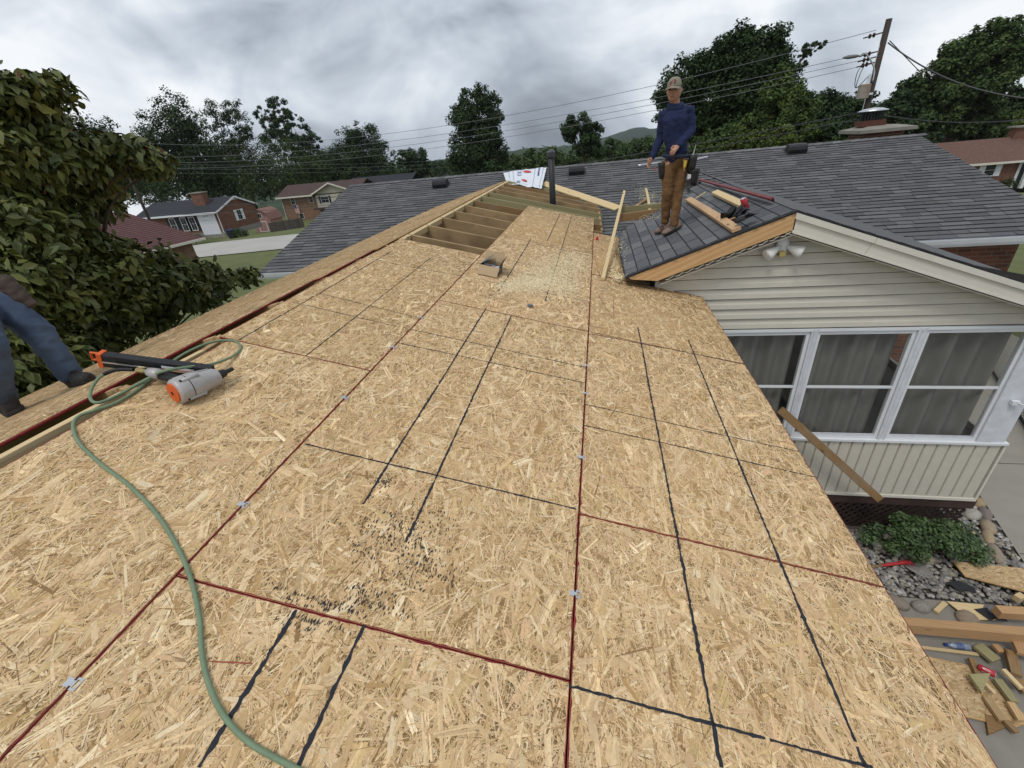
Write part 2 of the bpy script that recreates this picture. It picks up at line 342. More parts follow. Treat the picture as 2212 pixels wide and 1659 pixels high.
hill('hill', -300, 300, 300, px_profile([(860, 372), (960, 350), (1050, 338), (1110, 326), (1210, 322), (1300, 312), (1380, 300), (1420, 296), (1500, 290), (1700, 262), (1800, 236), (1900, 238), (2000, 250), (2212, 240)], 330), m_hill, 7.0)

# ================================================================== addition: rafters, ridge board, panels
add = empty('house_addition', (-.5, 5, 0), 'gable roof addition decked in new tan strand board, rafters still open behind', 'building')
PAL = np.array([.985, 1.03, 1.05])*np.array([(.79, .565, .325), (.73, .50, .27), (.65, .425, .215), (.77, .53, .30), (.68, .43, .24), (.59, .375, .18), (.86, .655, .41), (.64, .435, .20), (.47, .28, .125), (.33, .19, .085)])
PALP = np.array([.175, .165, .15, .115, .095, .085, .06, .055, .065, .035])
def osb(name, org, ax, ay, an, wd, ln, dens, parent, bias=0.35, big=1.0, label=None, rededge=(1, 1, 1, 1)):
    """one strand board sheet: a 12 mm core plus a top layer of overlapping wood strands, sealed red edges"""
    ax, ay, an = Vector(ax), Vector(ay), Vector(an); M = Matrix(((ax.x, ay.x, an.x, org.x), (ax.y, ay.y, an.y, org.y), (ax.z, ay.z, an.z, org.z), (0, 0, 0, 1)))
    r = RNG
    def quads(cx, cy, L, W, th, h):
        n = len(cx); dx, dy = np.cos(th), np.sin(th); sk = r.uniform(-.5, .5, (n, 2))*W[:, None]*1.3
        c = np.stack([cx, cy], 1); d = np.stack([dx, dy], 1); q = np.stack([-dy, dx], 1); tl = r.normal(0, .0002, (n, 4)); P = np.zeros((n, 4, 3))
        for k, (a, b) in enumerate(((-.5, -.5), (.5, -.5), (.5, .5), (-.5, .5))):
            e = a*L[:, None] + sk[:, [0 if a < 0 else 1]]*b
            P[:, k, :2] = c + d*e + q*(b*W)[:, None]*r.uniform(.6, 1.0, (n, 1)); P[:, k, 2] = np.clip(h + tl[:, k], .0002, .002)
        P[:, :, 0] = np.clip(P[:, :, 0], .001, wd-.001); P[:, :, 1] = np.clip(P[:, :, 1], .001, ln-.001); return P
    n = int(dens*wd*ln)                  # fibres and small slivers
    L = r.gamma(2.2, .021, n)*big + .012; W = np.minimum(r.gamma(1.2, .0026, n)*big + .0009, L*.4)
    th = np.where(r.random(n) < bias, r.normal(math.pi/2, .35, n), r.uniform(0, math.pi, n))
    dark = r.random(n) < .23; W = np.where(dark, r.uniform(.0006, .0016, n), W); L = np.where(dark, L*.6, L)
    pi = r.choice(len(PAL), n, p=PALP); colA = PAL[pi]*r.normal(1, .085, (n, 1)); colA[dark] = np.array([.21, .12, .055])*r.uniform(.4, 1.6, (dark.sum(), 1))
    hA = r.uniform(.0003, .0018, n); PA_ = quads(r.uniform(-.03, wd+.03, n), r.uniform(-.03, ln+.03, n), L, W, th, hA)
    m = int(dens*.055*wd*ln); K = 4       # broad wafers, each showing a few grain bands
    Lw = r.gamma(3.2, .019, m)*big + .03; Ww = np.minimum(r.gamma(2.6, .0036, m)*big + .004, Lw*.45); tw = np.where(r.random(m) < bias, r.normal(math.pi/2, .35, m), r.uniform(0, math.pi, m))
    xw, yw = r.uniform(-.02, wd+.02, m), r.uniform(-.02, ln+.02, m); hw_ = r.uniform(.0008, .0017, m); cw = PAL[r.choice(len(PAL)-1, m, p=PALP[:-1]/PALP[:-1].sum())]*r.normal(1, .09, (m, 1)); parts = []; cols = []
    for k in range(K):
        o_ = (k+.5)/K-.5; parts.append(quads(xw-np.sin(tw)*Ww*o_+np.cos(tw)*Lw*r.normal(0, .04, m), yw+np.cos(tw)*Ww*o_+np.sin(tw)*Lw*r.normal(0, .04, m), Lw*r.uniform(.8, 1.05, m), Ww/K*r.uniform(1.45, 1.9, m), tw+r.normal(0, .012, m), hw_+k*.00003)); cols.append(cw*r.normal(1, .075, (m, 1)))
    P = np.concatenate([PA_]+parts); col = np.concatenate([colA]+cols)*(np.array([1, 1, 1])+r.normal(0, .035)*np.array([1, 1.05, 1.3])); n = len(P)
    v = P.reshape(-1, 3); f = np.arange(n*4).reshape(-1, 4); mi = np.zeros(n, int)
    T = .012
    bv = [(0, 0, 0), (wd, 0, 0), (wd, ln, 0), (0, ln, 0), (0, 0, -T), (wd, 0, -T), (wd, ln, -T), (0, ln, -T)]; b = len(v)
    v = np.concatenate([v, np.array(bv)]); bf = np.array([(0, 1, 2, 3), (7, 6, 5, 4), (0, 4, 5, 1), (1, 5, 6, 2), (2, 6, 7, 3), (3, 7, 4, 0)]) + b
    f = np.concatenate([f, bf]); mi = np.concatenate([mi, [1, 1] + ([2]*4 if sum(rededge) else [1]*4)]); col = np.concatenate([col, np.ones((6, 3))])
    # red sealer bleeding over the top edges, with a ragged inner side
    ev = []; ef = []
    for k, (x0, y0, x1, y1, nx, ny) in enumerate(((0, 0, wd, 0, 0, 1), (wd, 0, wd, ln, -1, 0), (wd, ln, 0, ln, 0, -1), (0, ln, 0, 0, 1, 0))):
        if not rededge[k]: continue
        m = max(int(math.hypot(x1-x0, y1-y0)/.02), 2); s0 = len(ev)
        for i in range(m+1):
            t = i/m; X, Y = x0+(x1-x0)*t, y0+(y1-y0)*t; g = .0013 + abs(random.gauss(0, .0013))*rededge[k] + (.003 if random.random() < .06 else 0)
            ev += [(X, Y, .0023), (X+nx*g, Y+ny*g, .0023)]
            if i: a = s0+2*i; ef.append((a-2, a, a+1, a-1))
    if ev: b = len(v); v = np.concatenate([v, np.array(ev)]); f = np.concatenate([f, np.array(ef)+b]); mi = np.concatenate([mi, np.full(len(ef), 2)]); col = np.concatenate([col, np.ones((len(ef), 3))])
    o = link(name, npmesh(name, v, f, col, mi), [m_osb, m_osbcore, m_red], parent, M)
    if label: o['label'] = label
    return o
G = .0025
def sheet(u0, u1, y0, y1, dens, **k): return osb('osb_panel', DK(u0+G, y0+G), SR, Vector((0, 1, 0)), NR, u1-u0-2*G, y1-y0-2*G, dens, add, **k)
NEAR, MIDD, FAR = 13500, 7000, 3600
sheet(UB, UA, -1.1, 1.34, NEAR); sheet(UB, UA, 1.34, 3.29, 10000); sheet(UB, UA, 3.29, 4.935, MIDD)
sheet(UC, UB, -1.75, .69, NEAR); sheet(UC, UB, .69, 3.29, 11000); sheet(UC, UB, 3.29, 5.9, MIDD); sheet(UC, UB, 5.9, 8.6, FAR)
sheet(UT, UC, -.5, 2.05, NEAR); sheet(UT-.07, UC, 2.05, 4.83, 8500); sheet(UB, .80, 4.95, 7.3, FAR)
for y0, y1, te in ((-1.6, .83, .125), (.83, 3.27, .105), (3.27, 4.3, .03), (4.3, 5.7, .004), (5.7, 8.15, .004), (8.15, 10.6, .012), (10.6, 11.75, .012)):
    osb('osb_panel', LS(1.95, y0+G), -SL, Vector((0, 1, 0)), NL, 1.95-te, y1-y0-2*G, 5500 if y0 < 3 else 3000, add, big=1.1, rededge=(1, 1, 1, 1) if y0 < 4 else (0, 0, 0, 0))
# rafters at 24 inch centres, in boards of mixed colour
RY = [-1.0, -.4, .25, .86, 1.47, 2.08, 2.69, 3.3, 3.91, 4.52, 5.13, 5.74, 6.35, 6.96, 7.57, 8.18, 8.79, 9.40, 10.01, 10.62, 11.2, 11.75]
RM = {5.13: m_tan, 5.74: m_tan, 6.35: m_tan, 6.96: m_tan, 7.57: m_tan, 8.18: m_brownw, 8.79: m_green, 9.40: m_green, 10.01: m_tan, 10.62: m_tan, 11.2: m_brownw, 11.75: m_green}
for y in RY:
    ue = 1.44 if y < 4.8 else (.95 if y < 7.4 else .42 if y < 10.5 else .35 - (y-10.6)*.5)
    if y > 11.5: ue = -.35
    lumber('rafter', DK(-1.96, y, -.013-.185), DK(ue, y, -.013-.185), .038, .185, NR, RM.get(y, m_spf), add)
    lumber('rafter', LS(.03, y, -.013-.185), LS(1.85, y, -.013-.185), .038, .185, NL, RM.get(y, m_spf), add)
for i, (y0, y1) in enumerate(((-1.6, 1.95), (1.95, 5.4), (5.4, 8.9), (8.9, 11.85))):
    lumber('ridge_board', APEX + Vector((0, y0+.003, -.265)), APEX + Vector((0, y1, -.265)), .038, .218 if i < 2 else .245, Vector((0, 0, 1)), m_pale if i == 0 else m_tan, add, bow=.022 if i < 2 else 0, seg=10)
# blocking between ridge and the first opening, eave beam and posts
lumber('ridge_backing', DK(-1.93, 4.84, -.09), DK(-1.93, 11.7, -.09), .05, .075, NR, m_pale, add)
lumber('eave_beam', DK(1.22, -1.4, -.44), DK(1.22, 4.7, -.44), .09, .235, Vector((0, 0, 1)), m_spf, add)
for y in (-1.2, 1.7): lumber('post', Vector((DK(1.22, y).x, y, 0)), Vector((DK(1.22, y).x, y, DK(1.22, y, -.44).z)), .09, .09, Vector((1, 0, 0)), m_spf, add)
lumber('fascia', DK(UA-.045, -1.1, -.17), DK(UA-.045, 4.7, -.17), .025, .15, NR, m_spf, add)
b = MB(); b.box((-3.75, -1.3, 0), (-3.6, 8.2, 3.05)); b.box((.92, -1.3, 0), (1.07, 4.7, 3.05)); b.box((-3.6, -1.3, 0), (.92, -1.15, 3.05)); b.obj('wall', m_siding, add)
b = MB(); b.box((-3.6, -1.15, 3.0), (.92, 8.4, 3.03)); b.obj('dark_ceiling_fill', mat('attic_shade', (.11, .085, .06), .9, .3, 5), add)  # added sheet, coloured dark so the ridge gap looks shaded inside
# valley board laid on the old roof, cripple boards at the back
v0, v1 = mr(1172, 397, .02), mr(1336, 452, .02)
lumber('valley_board', v0, v1, .24, .03, MN, m_pale, add)
lumber('cripple_rafter', DK(.36, 10.5, -.20), DK(.42, 8.0, -.20), .04, .14, NR, m_tan, add)
lumber('header_board', at(1338, 466, 8.0), at(1432, 458, 8.0), .04, .14, Vector((0, 0, 1)), m_green, add)
lumber('header_board', at(1335, 480, 7.6), at(1420, 468, 7.6), .04, .12, Vector((0, 0, 1)), m_brownw, add)

def clip_part(u, y, ang=0):
    b = MB(); b.box((-.035, -.02, 0), (-.006, .02, .0016)); b.box((.006, -.028, 0), (.012, .028, .0016)); b.box((.03, -.028, 0), (.036, .028, .0016))
    b.box((.012, -.028, 0), (.03, -.018, .0016)); b.box((.012, .018, 0), (.03, .028, .0016)); b.box((-.006, -.012, -.008), (.006, .012, .0016))
    M = Matrix.Translation(DK(u, y, .0028)) @ frame(SR, NR) @ Matrix.Diagonal((.52, .52, 1, 1)); b.obj('panel_clip', m_steel, add, mw=M)
for px, py in ((160, 1478), (530, 1092), (745, 860), (848, 750), (917, 688)): clip_part(UC, uy(px, py)[1])
for px, py in ((1240, 1283), (1253, 988), (1265, 850), (1268, 790)): clip_part(UB, uy(px, py)[1])

def inkline(p0, p1, wd, name='printed_line', m=None, h=.0027, jit=.5):
    a, b = Vector(uy(*p0)), Vector(uy(*p1)); L = (b-a).length; d = (b-a)/L; q = Vector((-d.y, d.x)); n = max(int(L/.012), 3); v = []; f = []
    wig = random.uniform(0, 50)
    for i in range(n+1):
        t = i/n; c = a + d*(L*t) + q*(mnoise.noise(Vector((t*L*1.3, wig, 0)))*.004); ww = wd*(.75+.35*mnoise.noise(Vector((t*L*9, wig, 3))))*.5
        for s in (-1, 1):
            e = c + q*s*(ww*(1+random.gauss(0, jit)*.6)); v.append(DK(e.x, e.y, h))
        if i and random.random() > .003: f.append((2*i-2, 2*i-1, 2*i+1, 2*i))
    return link(name, npmesh(name, v, f), m or m_ink, add)
for p0, p1, wd in (((1050, 667), (785, 1090), .011), ((1104, 682), (878, 1168), .0105), ((1378, 708), (1558, 1659), .011), ((1487, 735), (1868, 1659), .011),
        ((1210, 462), (1182, 521), .010), ((1235, 466), (1178, 650), .010), ((1147, 517), (1077, 630), .012), ((842, 545), (517, 735), .0075), ((930, 558), (660, 770), .0075),
        ((641, 1318), (430, 1659), .0115), ((788, 1350), (642, 1659), .0115), ((660, 960), (1245, 1100), .0075), ((886, 712), (1270, 795), .0065), ((860, 741), (1265, 828), .0065),
        ((1262, 874), (1726, 976), .0065), ((1258, 919), (1764, 1032), .0075), ((1228, 1482), (1885, 1659), .0085), ((1040, 553), (1180, 578), .007), ((1028, 568), (1170, 600), .007),
        ((1145, 626), (1272, 652), .009), ((1030, 602), (1105, 620), .007), ((640, 655), (858, 706), .006), ((690, 634), (890, 684), .006), ((840, 568), (1000, 597), .006), ((1278, 722), (1608, 786), .008), ((1160, 528), (1290, 556), .007)):
    inkline(p0, p1, wd*1.2)
for p0, p1, wd in (((1288, 630), (1325, 690), .006), ((1325, 640), (1326, 690), .005), ((1270, 500), (1296, 600), .006), ((455, 1428), (545, 1432), .004), ((735, 890), (1180, 1000), .0018)):
    inkline(p0, p1, wd, 'chalk_line', mat('red_chalk', (.30, .075, .055), .9, .3, 90))
# ink rubbed off along the roller marks: rows of short dashes
v = []; f = []
def dash(px, py, L, W):
    u, y = uy(px, py); a = random.gauss(0, .16); dx, dy = math.sin(a), math.cos(a); b = len(v)
    for s, t in ((-1, 0), (0, -1), (1, 0), (0, 1)):
        v.append(DK(u + dy*s*W + dx*t*L, y - dx*s*W + dy*t*L, .0026 + random.random()*.0003))
    f.append((b, b+1, b+2, b+3))
for row in range(52):
    x0, y0 = random.uniform(560, 930), random.uniform(1085, 1345)
    if x0 < 700 and y0 < 1180: continue
    k = random.randint(8, 26)
    for i in range(k):
        if random.random() < .8: dash(x0+i*random.uniform(3.5, 5), y0+i*1.15+random.gauss(0, 3.5), random.uniform(.003, .010), random.uniform(.0009, .0024))
for i in range(260): dash(random.gauss(880, 55), random.gauss(1160, 45), random.uniform(.003, .01), random.uniform(.001, .0026))
for i in range(130): dash(random.gauss(1620, 25), random.gauss(1050, 25), random.uniform(.002, .006), random.uniform(.001, .002))
for i in range(150): dash(random.gauss(1078, 20), random.gauss(640, 7), random.uniform(.004, .01), random.uniform(.002, .004))
for i in range(60): dash(random.gauss(825, 12), random.gauss(1040, 8), random.uniform(.003, .01), random.uniform(.001, .0026))
tag(link('ink_smudges', npmesh('ink_smudges', v, f), m_ink, add), kind='stuff')
# a few large flakes pressed into the board faces
for i in range(95):
    px, py = random.uniform(40, 1950), random.uniform(760, 1650); u, y = uy(px, py)
    if not (UT+.1 < u < UA-.1 and y < 4.6) or min(abs(u-UB), abs(u-UC)) < .06 or min(abs(y-q) for q in (1.34, 3.29, .69, 2.05)) < .06: continue
    L, W, a = random.uniform(.03, .085), random.uniform(.008, .026), random.uniform(0, 3.14); b = MB(); pts = []
    for t, s in ((-1, -.8), (-.3, -1), (.5, -.95), (1, -.5), (.95, .6), (.2, 1), (-.6, .9), (-1.05, .3)):
        pts.append(DK(u+(math.cos(a)*t*L-math.sin(a)*s*W)*.5*random.uniform(.9, 1.1), y+(math.sin(a)*t*L+math.cos(a)*s*W)*.5*random.uniform(.9, 1.1), .00245))
    b.add(pts, [tuple(range(8))], col=tuple(PAL[random.choice((0, 1, 3, 4, 6, 7, 2))]*random.uniform(.85, 1.05))); b.obj('wood_flake', m_osb, add)

# sawdust lying on the deck and the old roof
def dust(name, label, pts, put, sz, m):
    v = []; f = []
    for (cx, cy, sx, sy, n) in pts:
        for i in range(n):
            px, py = random.gauss(cx, sx), random.gauss(cy, sy); p, ax, ay = put(px, py); a = random.uniform(0, 3.14); s = random.uniform(.5, 1.3)*sz; b = len(v)
            e1 = ax*math.cos(a)+ay*math.sin(a); e2 = ay*math.cos(a)-ax*math.sin(a)
            v.extend([p+e1*s, p+e2*s*.5, p-e1*s, p-e2*s*.5]); f.append((b, b+1, b+2, b+3))
    return tag(link(name, npmesh(name, v, f), m), label, 'sawdust', kind='stuff')
m_dust = mat('sawdust', (.86, .74, .47), .95, .12, 40)
YV = Vector((0, 1, 0))
dust('sawdust', 'pale yellow sawdust sprinkled on the strand board near the nail box', [(1195, 585, 36, 20, 3600), (1150, 610, 28, 11, 1900), (1240, 560, 20, 14, 1500), (1100, 618, 20, 7, 600), (1225, 620, 20, 14, 900)], lambda px, py: (dk(px, py, .0032), SR, YV), .0085, m_dust)
dust('sawdust', 'sawdust scattered over old shingles behind the worker', [(1405, 425, 14, 10, 420), (1388, 412, 10, 9, 160), (1330, 400, 25, 12, 60), (1412, 445, 12, 5, 160)], lambda px, py: (mr(px, py, .018), Vector((1, 0, 0)), MU), .008, m_dust)

DUSTP = [(1325, 575, 8, 14, 260), (1340, 530, 8, 16, 160), (1395, 468, 20, 8, 150), (1330, 597, 10, 5, 160)]
# ================================================================== main house with shingled roof
house = empty('brick_house', (0, MYE+4, 0), 'long low brick house with grey shingled roof and brick chimney behind the deck', 'house')
b = MB(); t = .02
b.add([MR(MX0, 0, -.01), MR(MX1, 0, -.01), MR(MX1, MLEN, -.01), MR(MX0, MLEN, -.01), Vector((MX0, 2*MYR-MYE, MZE)), Vector((MX1, 2*MYR-MYE, MZE))], [(0, 1, 2, 3), (3, 2, 5, 4)])
b.add([MR(MX0, 0, -.1), MR(MX1, 0, -.1), MR(MX1, MLEN, -.1), MR(MX0, MLEN, -.1)], [(3, 2, 1, 0)])
roof = b.obj('roof', m_shingbase, house)
EXP = .1454; widths = [.18, .22, .26, .30, .34, .40, .46]
SHADE = [(.120, .121, .122), (.108, .109, .110), (.134, .135, .135), (.096, .097, .099), (.146, .147, .147), (.124, .124, .123), (.112, .115, .119), (.100, .101, .101)]
def tabmesh(wd, ln, th, colr, butt=(.012, .012, .014)):
    b = MB(); g = .0045 if abs(wd-.305) < .001 else .0022; x0, x1 = g, wd-g
    vs = [(x0, 0, 0), (x1, 0, 0), (x1, 0, th), (x0, 0, th), (x0, ln, 0), (x1, ln, 0), (x1, ln, .001), (x0, ln, .001)]
    ys = EXP*.86 if wd != .305 else .138*.96; zs = th+(.001-th)*ys/ln; vs += [(x1, ys, zs), (x0, ys, zs)]
    b.add(vs, [(3, 2, 8, 9)], col=colr); b.add(vs, [(9, 8, 6, 7)], col=(.034, .035, .038)); b.add(vs, [(0, 1, 2, 3), (1, 5, 6, 2), (4, 0, 3, 7)], col=butt); return b
def shingle_roof(parent, put, ax, ay, an, x0, x1, tlen, exp, widths, shades, keep, area, th=(.008, .013), nparts=300, three=False, overl=.035):
    tabs = []; row = 0; t = 0.0
    while t < tlen-.03:
        x = x0 - (random.uniform(0, .2) if not three else (row % 2)*.1525 + random.uniform(-.01, .01)); 
        while x < x1:
            wd = random.choice(widths); xa, xb = max(x, x0), min(x+wd, x1)
            if xb-xa > .04:
                c = put((xa+xb)/2, t+exp/2)
                if keep(c, (xa+xb)/2, t): tabs.append((xa, xb-xa, t, random.choice(shades), random.choice(th), x < x0 or x+wd > x1))
            x += wd
        t += exp; row += 1
    order = sorted(range(len(tabs)), key=lambda i: -area(put(tabs[i][0]+tabs[i][1]/2, tabs[i][2]), tabs[i])); top = set([i for i in order if not tabs[i][5]][:nparts]); cache = {}
    R = Matrix(((ax.x, ay.x, an.x, 0), (ax.y, ay.y, an.y, 0), (ax.z, ay.z, an.z, 0), (0, 0, 0, 1))); rest = MB()
    for i, (x, wd, t, colr, th_, edge) in enumerate(tabs):
        M = Matrix.Translation(put(x, t-.004)) @ R; ln = min(exp+overl, tlen-t+.004)
        if i in top:
            key = (round(wd, 3), round(ln, 3), colr, th_)
            if key not in cache: cache[key] = tabmesh(wd, ln, th_, colr).mesh('shingle'); cache[key].materials.append(m_shing)
            link('shingle', cache[key], None, parent, M)
        else:
            q = tabmesh(wd, ln, th_, colr); k = len(rest.v); rest.v += [tuple(M @ Vector(p)) for p in q.v]; rest.f += [[k+j for j in ff] for ff in q.f]; rest.m += q.m; rest.c += q.c
    if rest.v: tag(rest.obj('shingle_field', m_shing, parent), kind='stuff')
def pxy(p):
    d = p-O; z = d.dot(AF); return 1106+FPX*d.dot(AR)/z, 829.5-FPX*d.dot(AU)/z, z
def area_main(c, tb):
    x, y, z = pxy(c)
    if c.x > 2.4:
        if y > 455+(x-1722)*.33-6: return 0
        return 1/z**2
    if c.x < -3 and y < 1500-x: return .7/z**2 if y < 590-(x-566)*.40 else 0
    return .4/z**2
shingle_roof(roof, lambda x, t: MR(x, t, .004), Vector((1, 0, 0)), MU, MN, MX0, MX1, MLEN, EXP, widths, SHADE, lambda c, x, t: True, area_main)
# ridge cap
X = MX0; i = 0
capm = {}
while X < MX1-.05:
    b = MB(); wd = .24; cc = random.randrange(len(SHADE))
    if cc not in capm:
        y = .14
        vs = [(0, -y, -y*MS+.012), (wd, -y, -y*MS+.020), (wd, 0, .022), (0, 0, .012), (wd, y, -y*MS+.020), (0, y, -y*MS+.012), (wd, -y, -y*MS), (wd, 0, 0)]
        b.add(vs, [(0, 1, 2, 3), (3, 2, 4, 5)], col=tuple(1.15*q for q in SHADE[cc])); b.add(vs, [(1, 6, 7, 2), (0, 1, 6)], col=(.012, .012, .014)); capm[cc] = b.mesh('ridge_shingle'); capm[cc].materials.append(m_shing)
    link('ridge_shingle', capm[cc], None, roof, Matrix.Translation((X, MYR, MZR+.004))); X += .2
# gutters, walls
def gutter(parent, x0, x1, y, z, m, name='gutter'):
    b = MB(); pr = [(0, -.005), (-.085, -.005), (-.11, .045), (-.125, .10), (-.13, .125), (-.12, .125), (-.112, .1), (-.095, .045), (-.075, .01), (-.012, .01), (-.012, .125), (0, .125)]
    b.loft([[(x0, y+p, z+q-.1) for p, q in pr], [(x1, y+p, z+q-.1) for p, q in pr]]); return b.obj(name, m, parent)
gutter(house, MX0, MX1, MYE+.02, MZE-.02, m_white)
b = MB(); b.box((MX0+.35, MYE+.55, -.6), (MX1-.35, MYE+.8, MZE+.08)); b.box((MX0+.35, MYE+.8, -.6), (MX0+.6, 2*MYR-MYE-.5, MZE+.1)); b.box((MX1-.6, MYE+.8, -.6), (MX1-.35, 2*MYR-MYE-.5, MZE+.1)); b.box((MX0+.6, 2*MYR-MYE-.75, -.6), (MX1-.6, 2*MYR-MYE-.5, MZE+.1)); b.obj('wall', m_brickr, house)
for xx in (MX0+.36, MX1-.37):
    b = MB(); b.add([(xx, MYE+.55, MZE+.1), (xx, 2*MYR-MYE-.55, MZE+.1), (xx, MYR, MZR-.13)], [(0, 1, 2)]); b.obj('gable_wall', m_siding, house)
b = MB(); b.box((MX0, MYE+.02, MZE-.13), (MX1, MYE+.56, MZE-.115)); b.obj('soffit', m_white, house)
for xx in (MX0, MX1):
    lumber('rake_trim', MR(xx, 0, -.12), MR(xx, MLEN, -.12), .022, .105, MN, m_white, house)
# box vents on the roof
def box_vent(px, py, nm='roof_vent'):
    c = mr(px, py); M = Matrix.Translation(c) @ Matrix(((1, 0, 0, 0), (0, MU.y, MN.y, 0), (0, MU.z, MN.z, 0), (0, 0, 0, 1))); b = MB()
    b.box((-.24, -.23, .012), (.24, .25, .018))
    pr = [(-.15, .018), (-.165, .10), (-.13, .165), (-.05, .19), (.09, .165), (.165, .018)]
    b.loft([[(-.2, y, z) for y, z in pr], [(.2, y, z) for y, z in pr]])
    for k in range(9): b.box((-.19+k*.045, -.178, .03), (-.165+k*.045, -.165, .085))
    return b.obj(nm, m_blackm, house, bevel=.008, mw=M)
for q in ((953, 402), (1246, 374), (1718, 328)): box_vent(*q)
# chimney behind the ridge
cw0, cw1 = at(1838, 290, 14.6), at(1945, 282, 14.6); x0, x1 = cw0.x, cw1.x; zt = at(1880, 274, 14.6).z
ch = MB(); ch.box((x0+.12, 14.2, 2.6), (x1-.12, 15.0, zt-.12)); cho = ch.obj('chimney', m_brickr, house)
b = MB(); b.box((x0-.06, 14.02, zt-.12), (x1+.06, 15.18, zt-.05)); b.loft([[(x0-.06, 14.02, zt-.048), (x1+.06, 14.02, zt-.048), (x1+.06, 15.18, zt-.048), (x0-.06, 15.18, zt-.048)], [(x0+.25, 14.3, zt+.02), (x1-.25, 14.3, zt+.02), (x1-.25, 14.9, zt+.02), (x0+.25, 14.9, zt+.02)]]); b.obj('chimney_crown', m_conc, cho)
f0, f1 = at(1858, 255, 14.6), at(1908, 250, 14.6); b = MB(); b.box((f0.x, 14.38, zt+.02), (f1.x, 14.82, zt+.15)); b.obj('clay_flue', mat('clay_flue', (.10, .04, .028), .85, .3, 6), cho)
b = MB(); cxm = (f0.x+f1.x)/2; zc = zt+.15; 
for k in range(22):
    a = k/22*2*math.pi; p = Vector((cxm+math.cos(a)*.23, 14.6+math.sin(a)*.2, zc)); b.tube([p, p+Vector((0, 0, .2))], .022, 4)
b.tube([(cxm-.24, 14.6, zc+.1), (cxm+.24, 14.6, zc+.1)], .01, 4); b.obj('cap_screen', m_black, cho)
b = MB(); b.loft([[(cxm+math.cos(a)*r, 14.6+math.sin(a)*r*.9, zc+z) for a in [k/20*2*math.pi for k in range(20)]] for r, z in ((.33, .2), (.335, .215), (.2, .26), (.02, .28))]); b.obj('cap_lid', m_steel, cho, smooth=True)

# ================================================================== enclosed porch
porch = empty('enclosed_porch', (3, 6.5, 0), 'beige vinyl sided porch with white framed windows and half stripped gable roof', 'porch')
PX1 = 4.62; PZS = 5-3.60; PZB = 5-4.43; WZT = 5-2.115; WZB = 5-3.535; PYB = 9.0
rL = 1.63                                # rake length down the left side
# left roof slope: torn back along a diagonal
poly_px = [(1307, 600), (1333, 532), (1345, 493), (1374, 478), (1424, 452), (1481, 423), (1508, 388), (1560, 396), (1666, 432), (1722, 455)]
pp = []
for q in poly_px:
    p = prp(*q) - Vector((PXA, 0, PZA)); tt = p.dot(PS); pp.append((max(tt, 0.0), max(p.y, PYF)))
pp[-1] = (0, PYF); pp[0] = (rL+.02, PYF)
def inside(t, y, P=pp):
    c = False; j = len(P)-1
    for i in range(len(P)):
        if (P[i][1] > y) != (P[j][1] > y) and t < (P[j][0]-P[i][0])*(y-P[i][1])/(P[j][1]-P[i][1])+P[i][0]: c = not c
        j = i
    return c
b = MB(); top = [PR(t_, y_, -.012) for t_, y_ in pp]; bot = [PR(t_, y_, -.018) for t_, y_ in pp]; b.add(top+bot, [tuple(range(len(pp)))] + [(i, (i+1) % len(pp), len(pp)+(i+1) % len(pp), len(pp)+i) for i in range(len(pp))])
proof = b.obj('roof', mat('roof_underlay', (.05, .048, .046), .95, .4, 8), porch)
PSH = [(.130, .135, .142), (.112, .117, .124), (.148, .152, .158), (.100, .105, .112), (.132, .134, .138), (.162, .164, .166)]
# on this slope the courses run along Y and step down the slope (t)
def porch_put(xx, tt): return PR(rL-tt, PYF+ (9.6-PYF) - xx, -.009)   # xx counts towards the camera
AXP = Vector((0, -1, 0))
shingle_roof(proof, porch_put, AXP, -PS, PN, 0, 9.6-PYF, rL+.0, .138, [.305], PSH, lambda c, x, t: inside(rL-t-.06, c.y) and inside(rL-t-.06, c.y+.1), lambda c, tb: 1/pxy(c)[2]**2, th=(.003, .004, .005), three=True, nparts=300)
# right roof slope (its far side is out of sight)
PNr, PSr = Vector((math.sin(PA), 0, math.cos(PA))), Vector((math.cos(PA), 0, -math.sin(PA)))
def PRr(t, y, h=0.0): return Vector((PXA, y, PZA)) + PSr*t + PNr*h
b = MB(); LR = 3.25
b.add([PRr(0, PYF, .0), PRr(LR, PYF, .0), PRr(LR, 9.4, 0), PRr(0, 9.4, 0), PRr(0, PYF, -.012), PRr(LR, PYF, -.012), PRr(LR, 9.4, -.012), PRr(0, 9.4, -.012)], [(0, 1, 2, 3), (4, 7, 6, 5), (0, 4, 5, 1), (1, 5, 6, 2), (2, 6, 7, 3)])
b.obj('roof', mat('porch_shingle_field', (.105, .107, .11), .95, .3, 7, (1, 12, 1)), porch)
b = MB()                                 # ragged shingle ends along the rakes
for k in range(60):
    t0 = k*LR/60; b.box((t0, -.012-random.random()*.012, 0), (t0+LR/60-.002, .05, .004+random.random()*.005), M=Matrix.Translation(PRr(0, PYF)) @ frame(PSr, PNr))
b.obj('shingle_edge', m_shingbase, porch)
b = MB()
for k in range(34):
    t0 = k*rL/34; b.box((t0, -.05, -.010), (t0+rL/34-.002, .006+random.random()*.010, .001+random.random()*.005), M=Matrix.Translation(PR(0, PYF)) @ frame(PS, PN))
b.obj('shingle_edge', m_shingbase, porch)
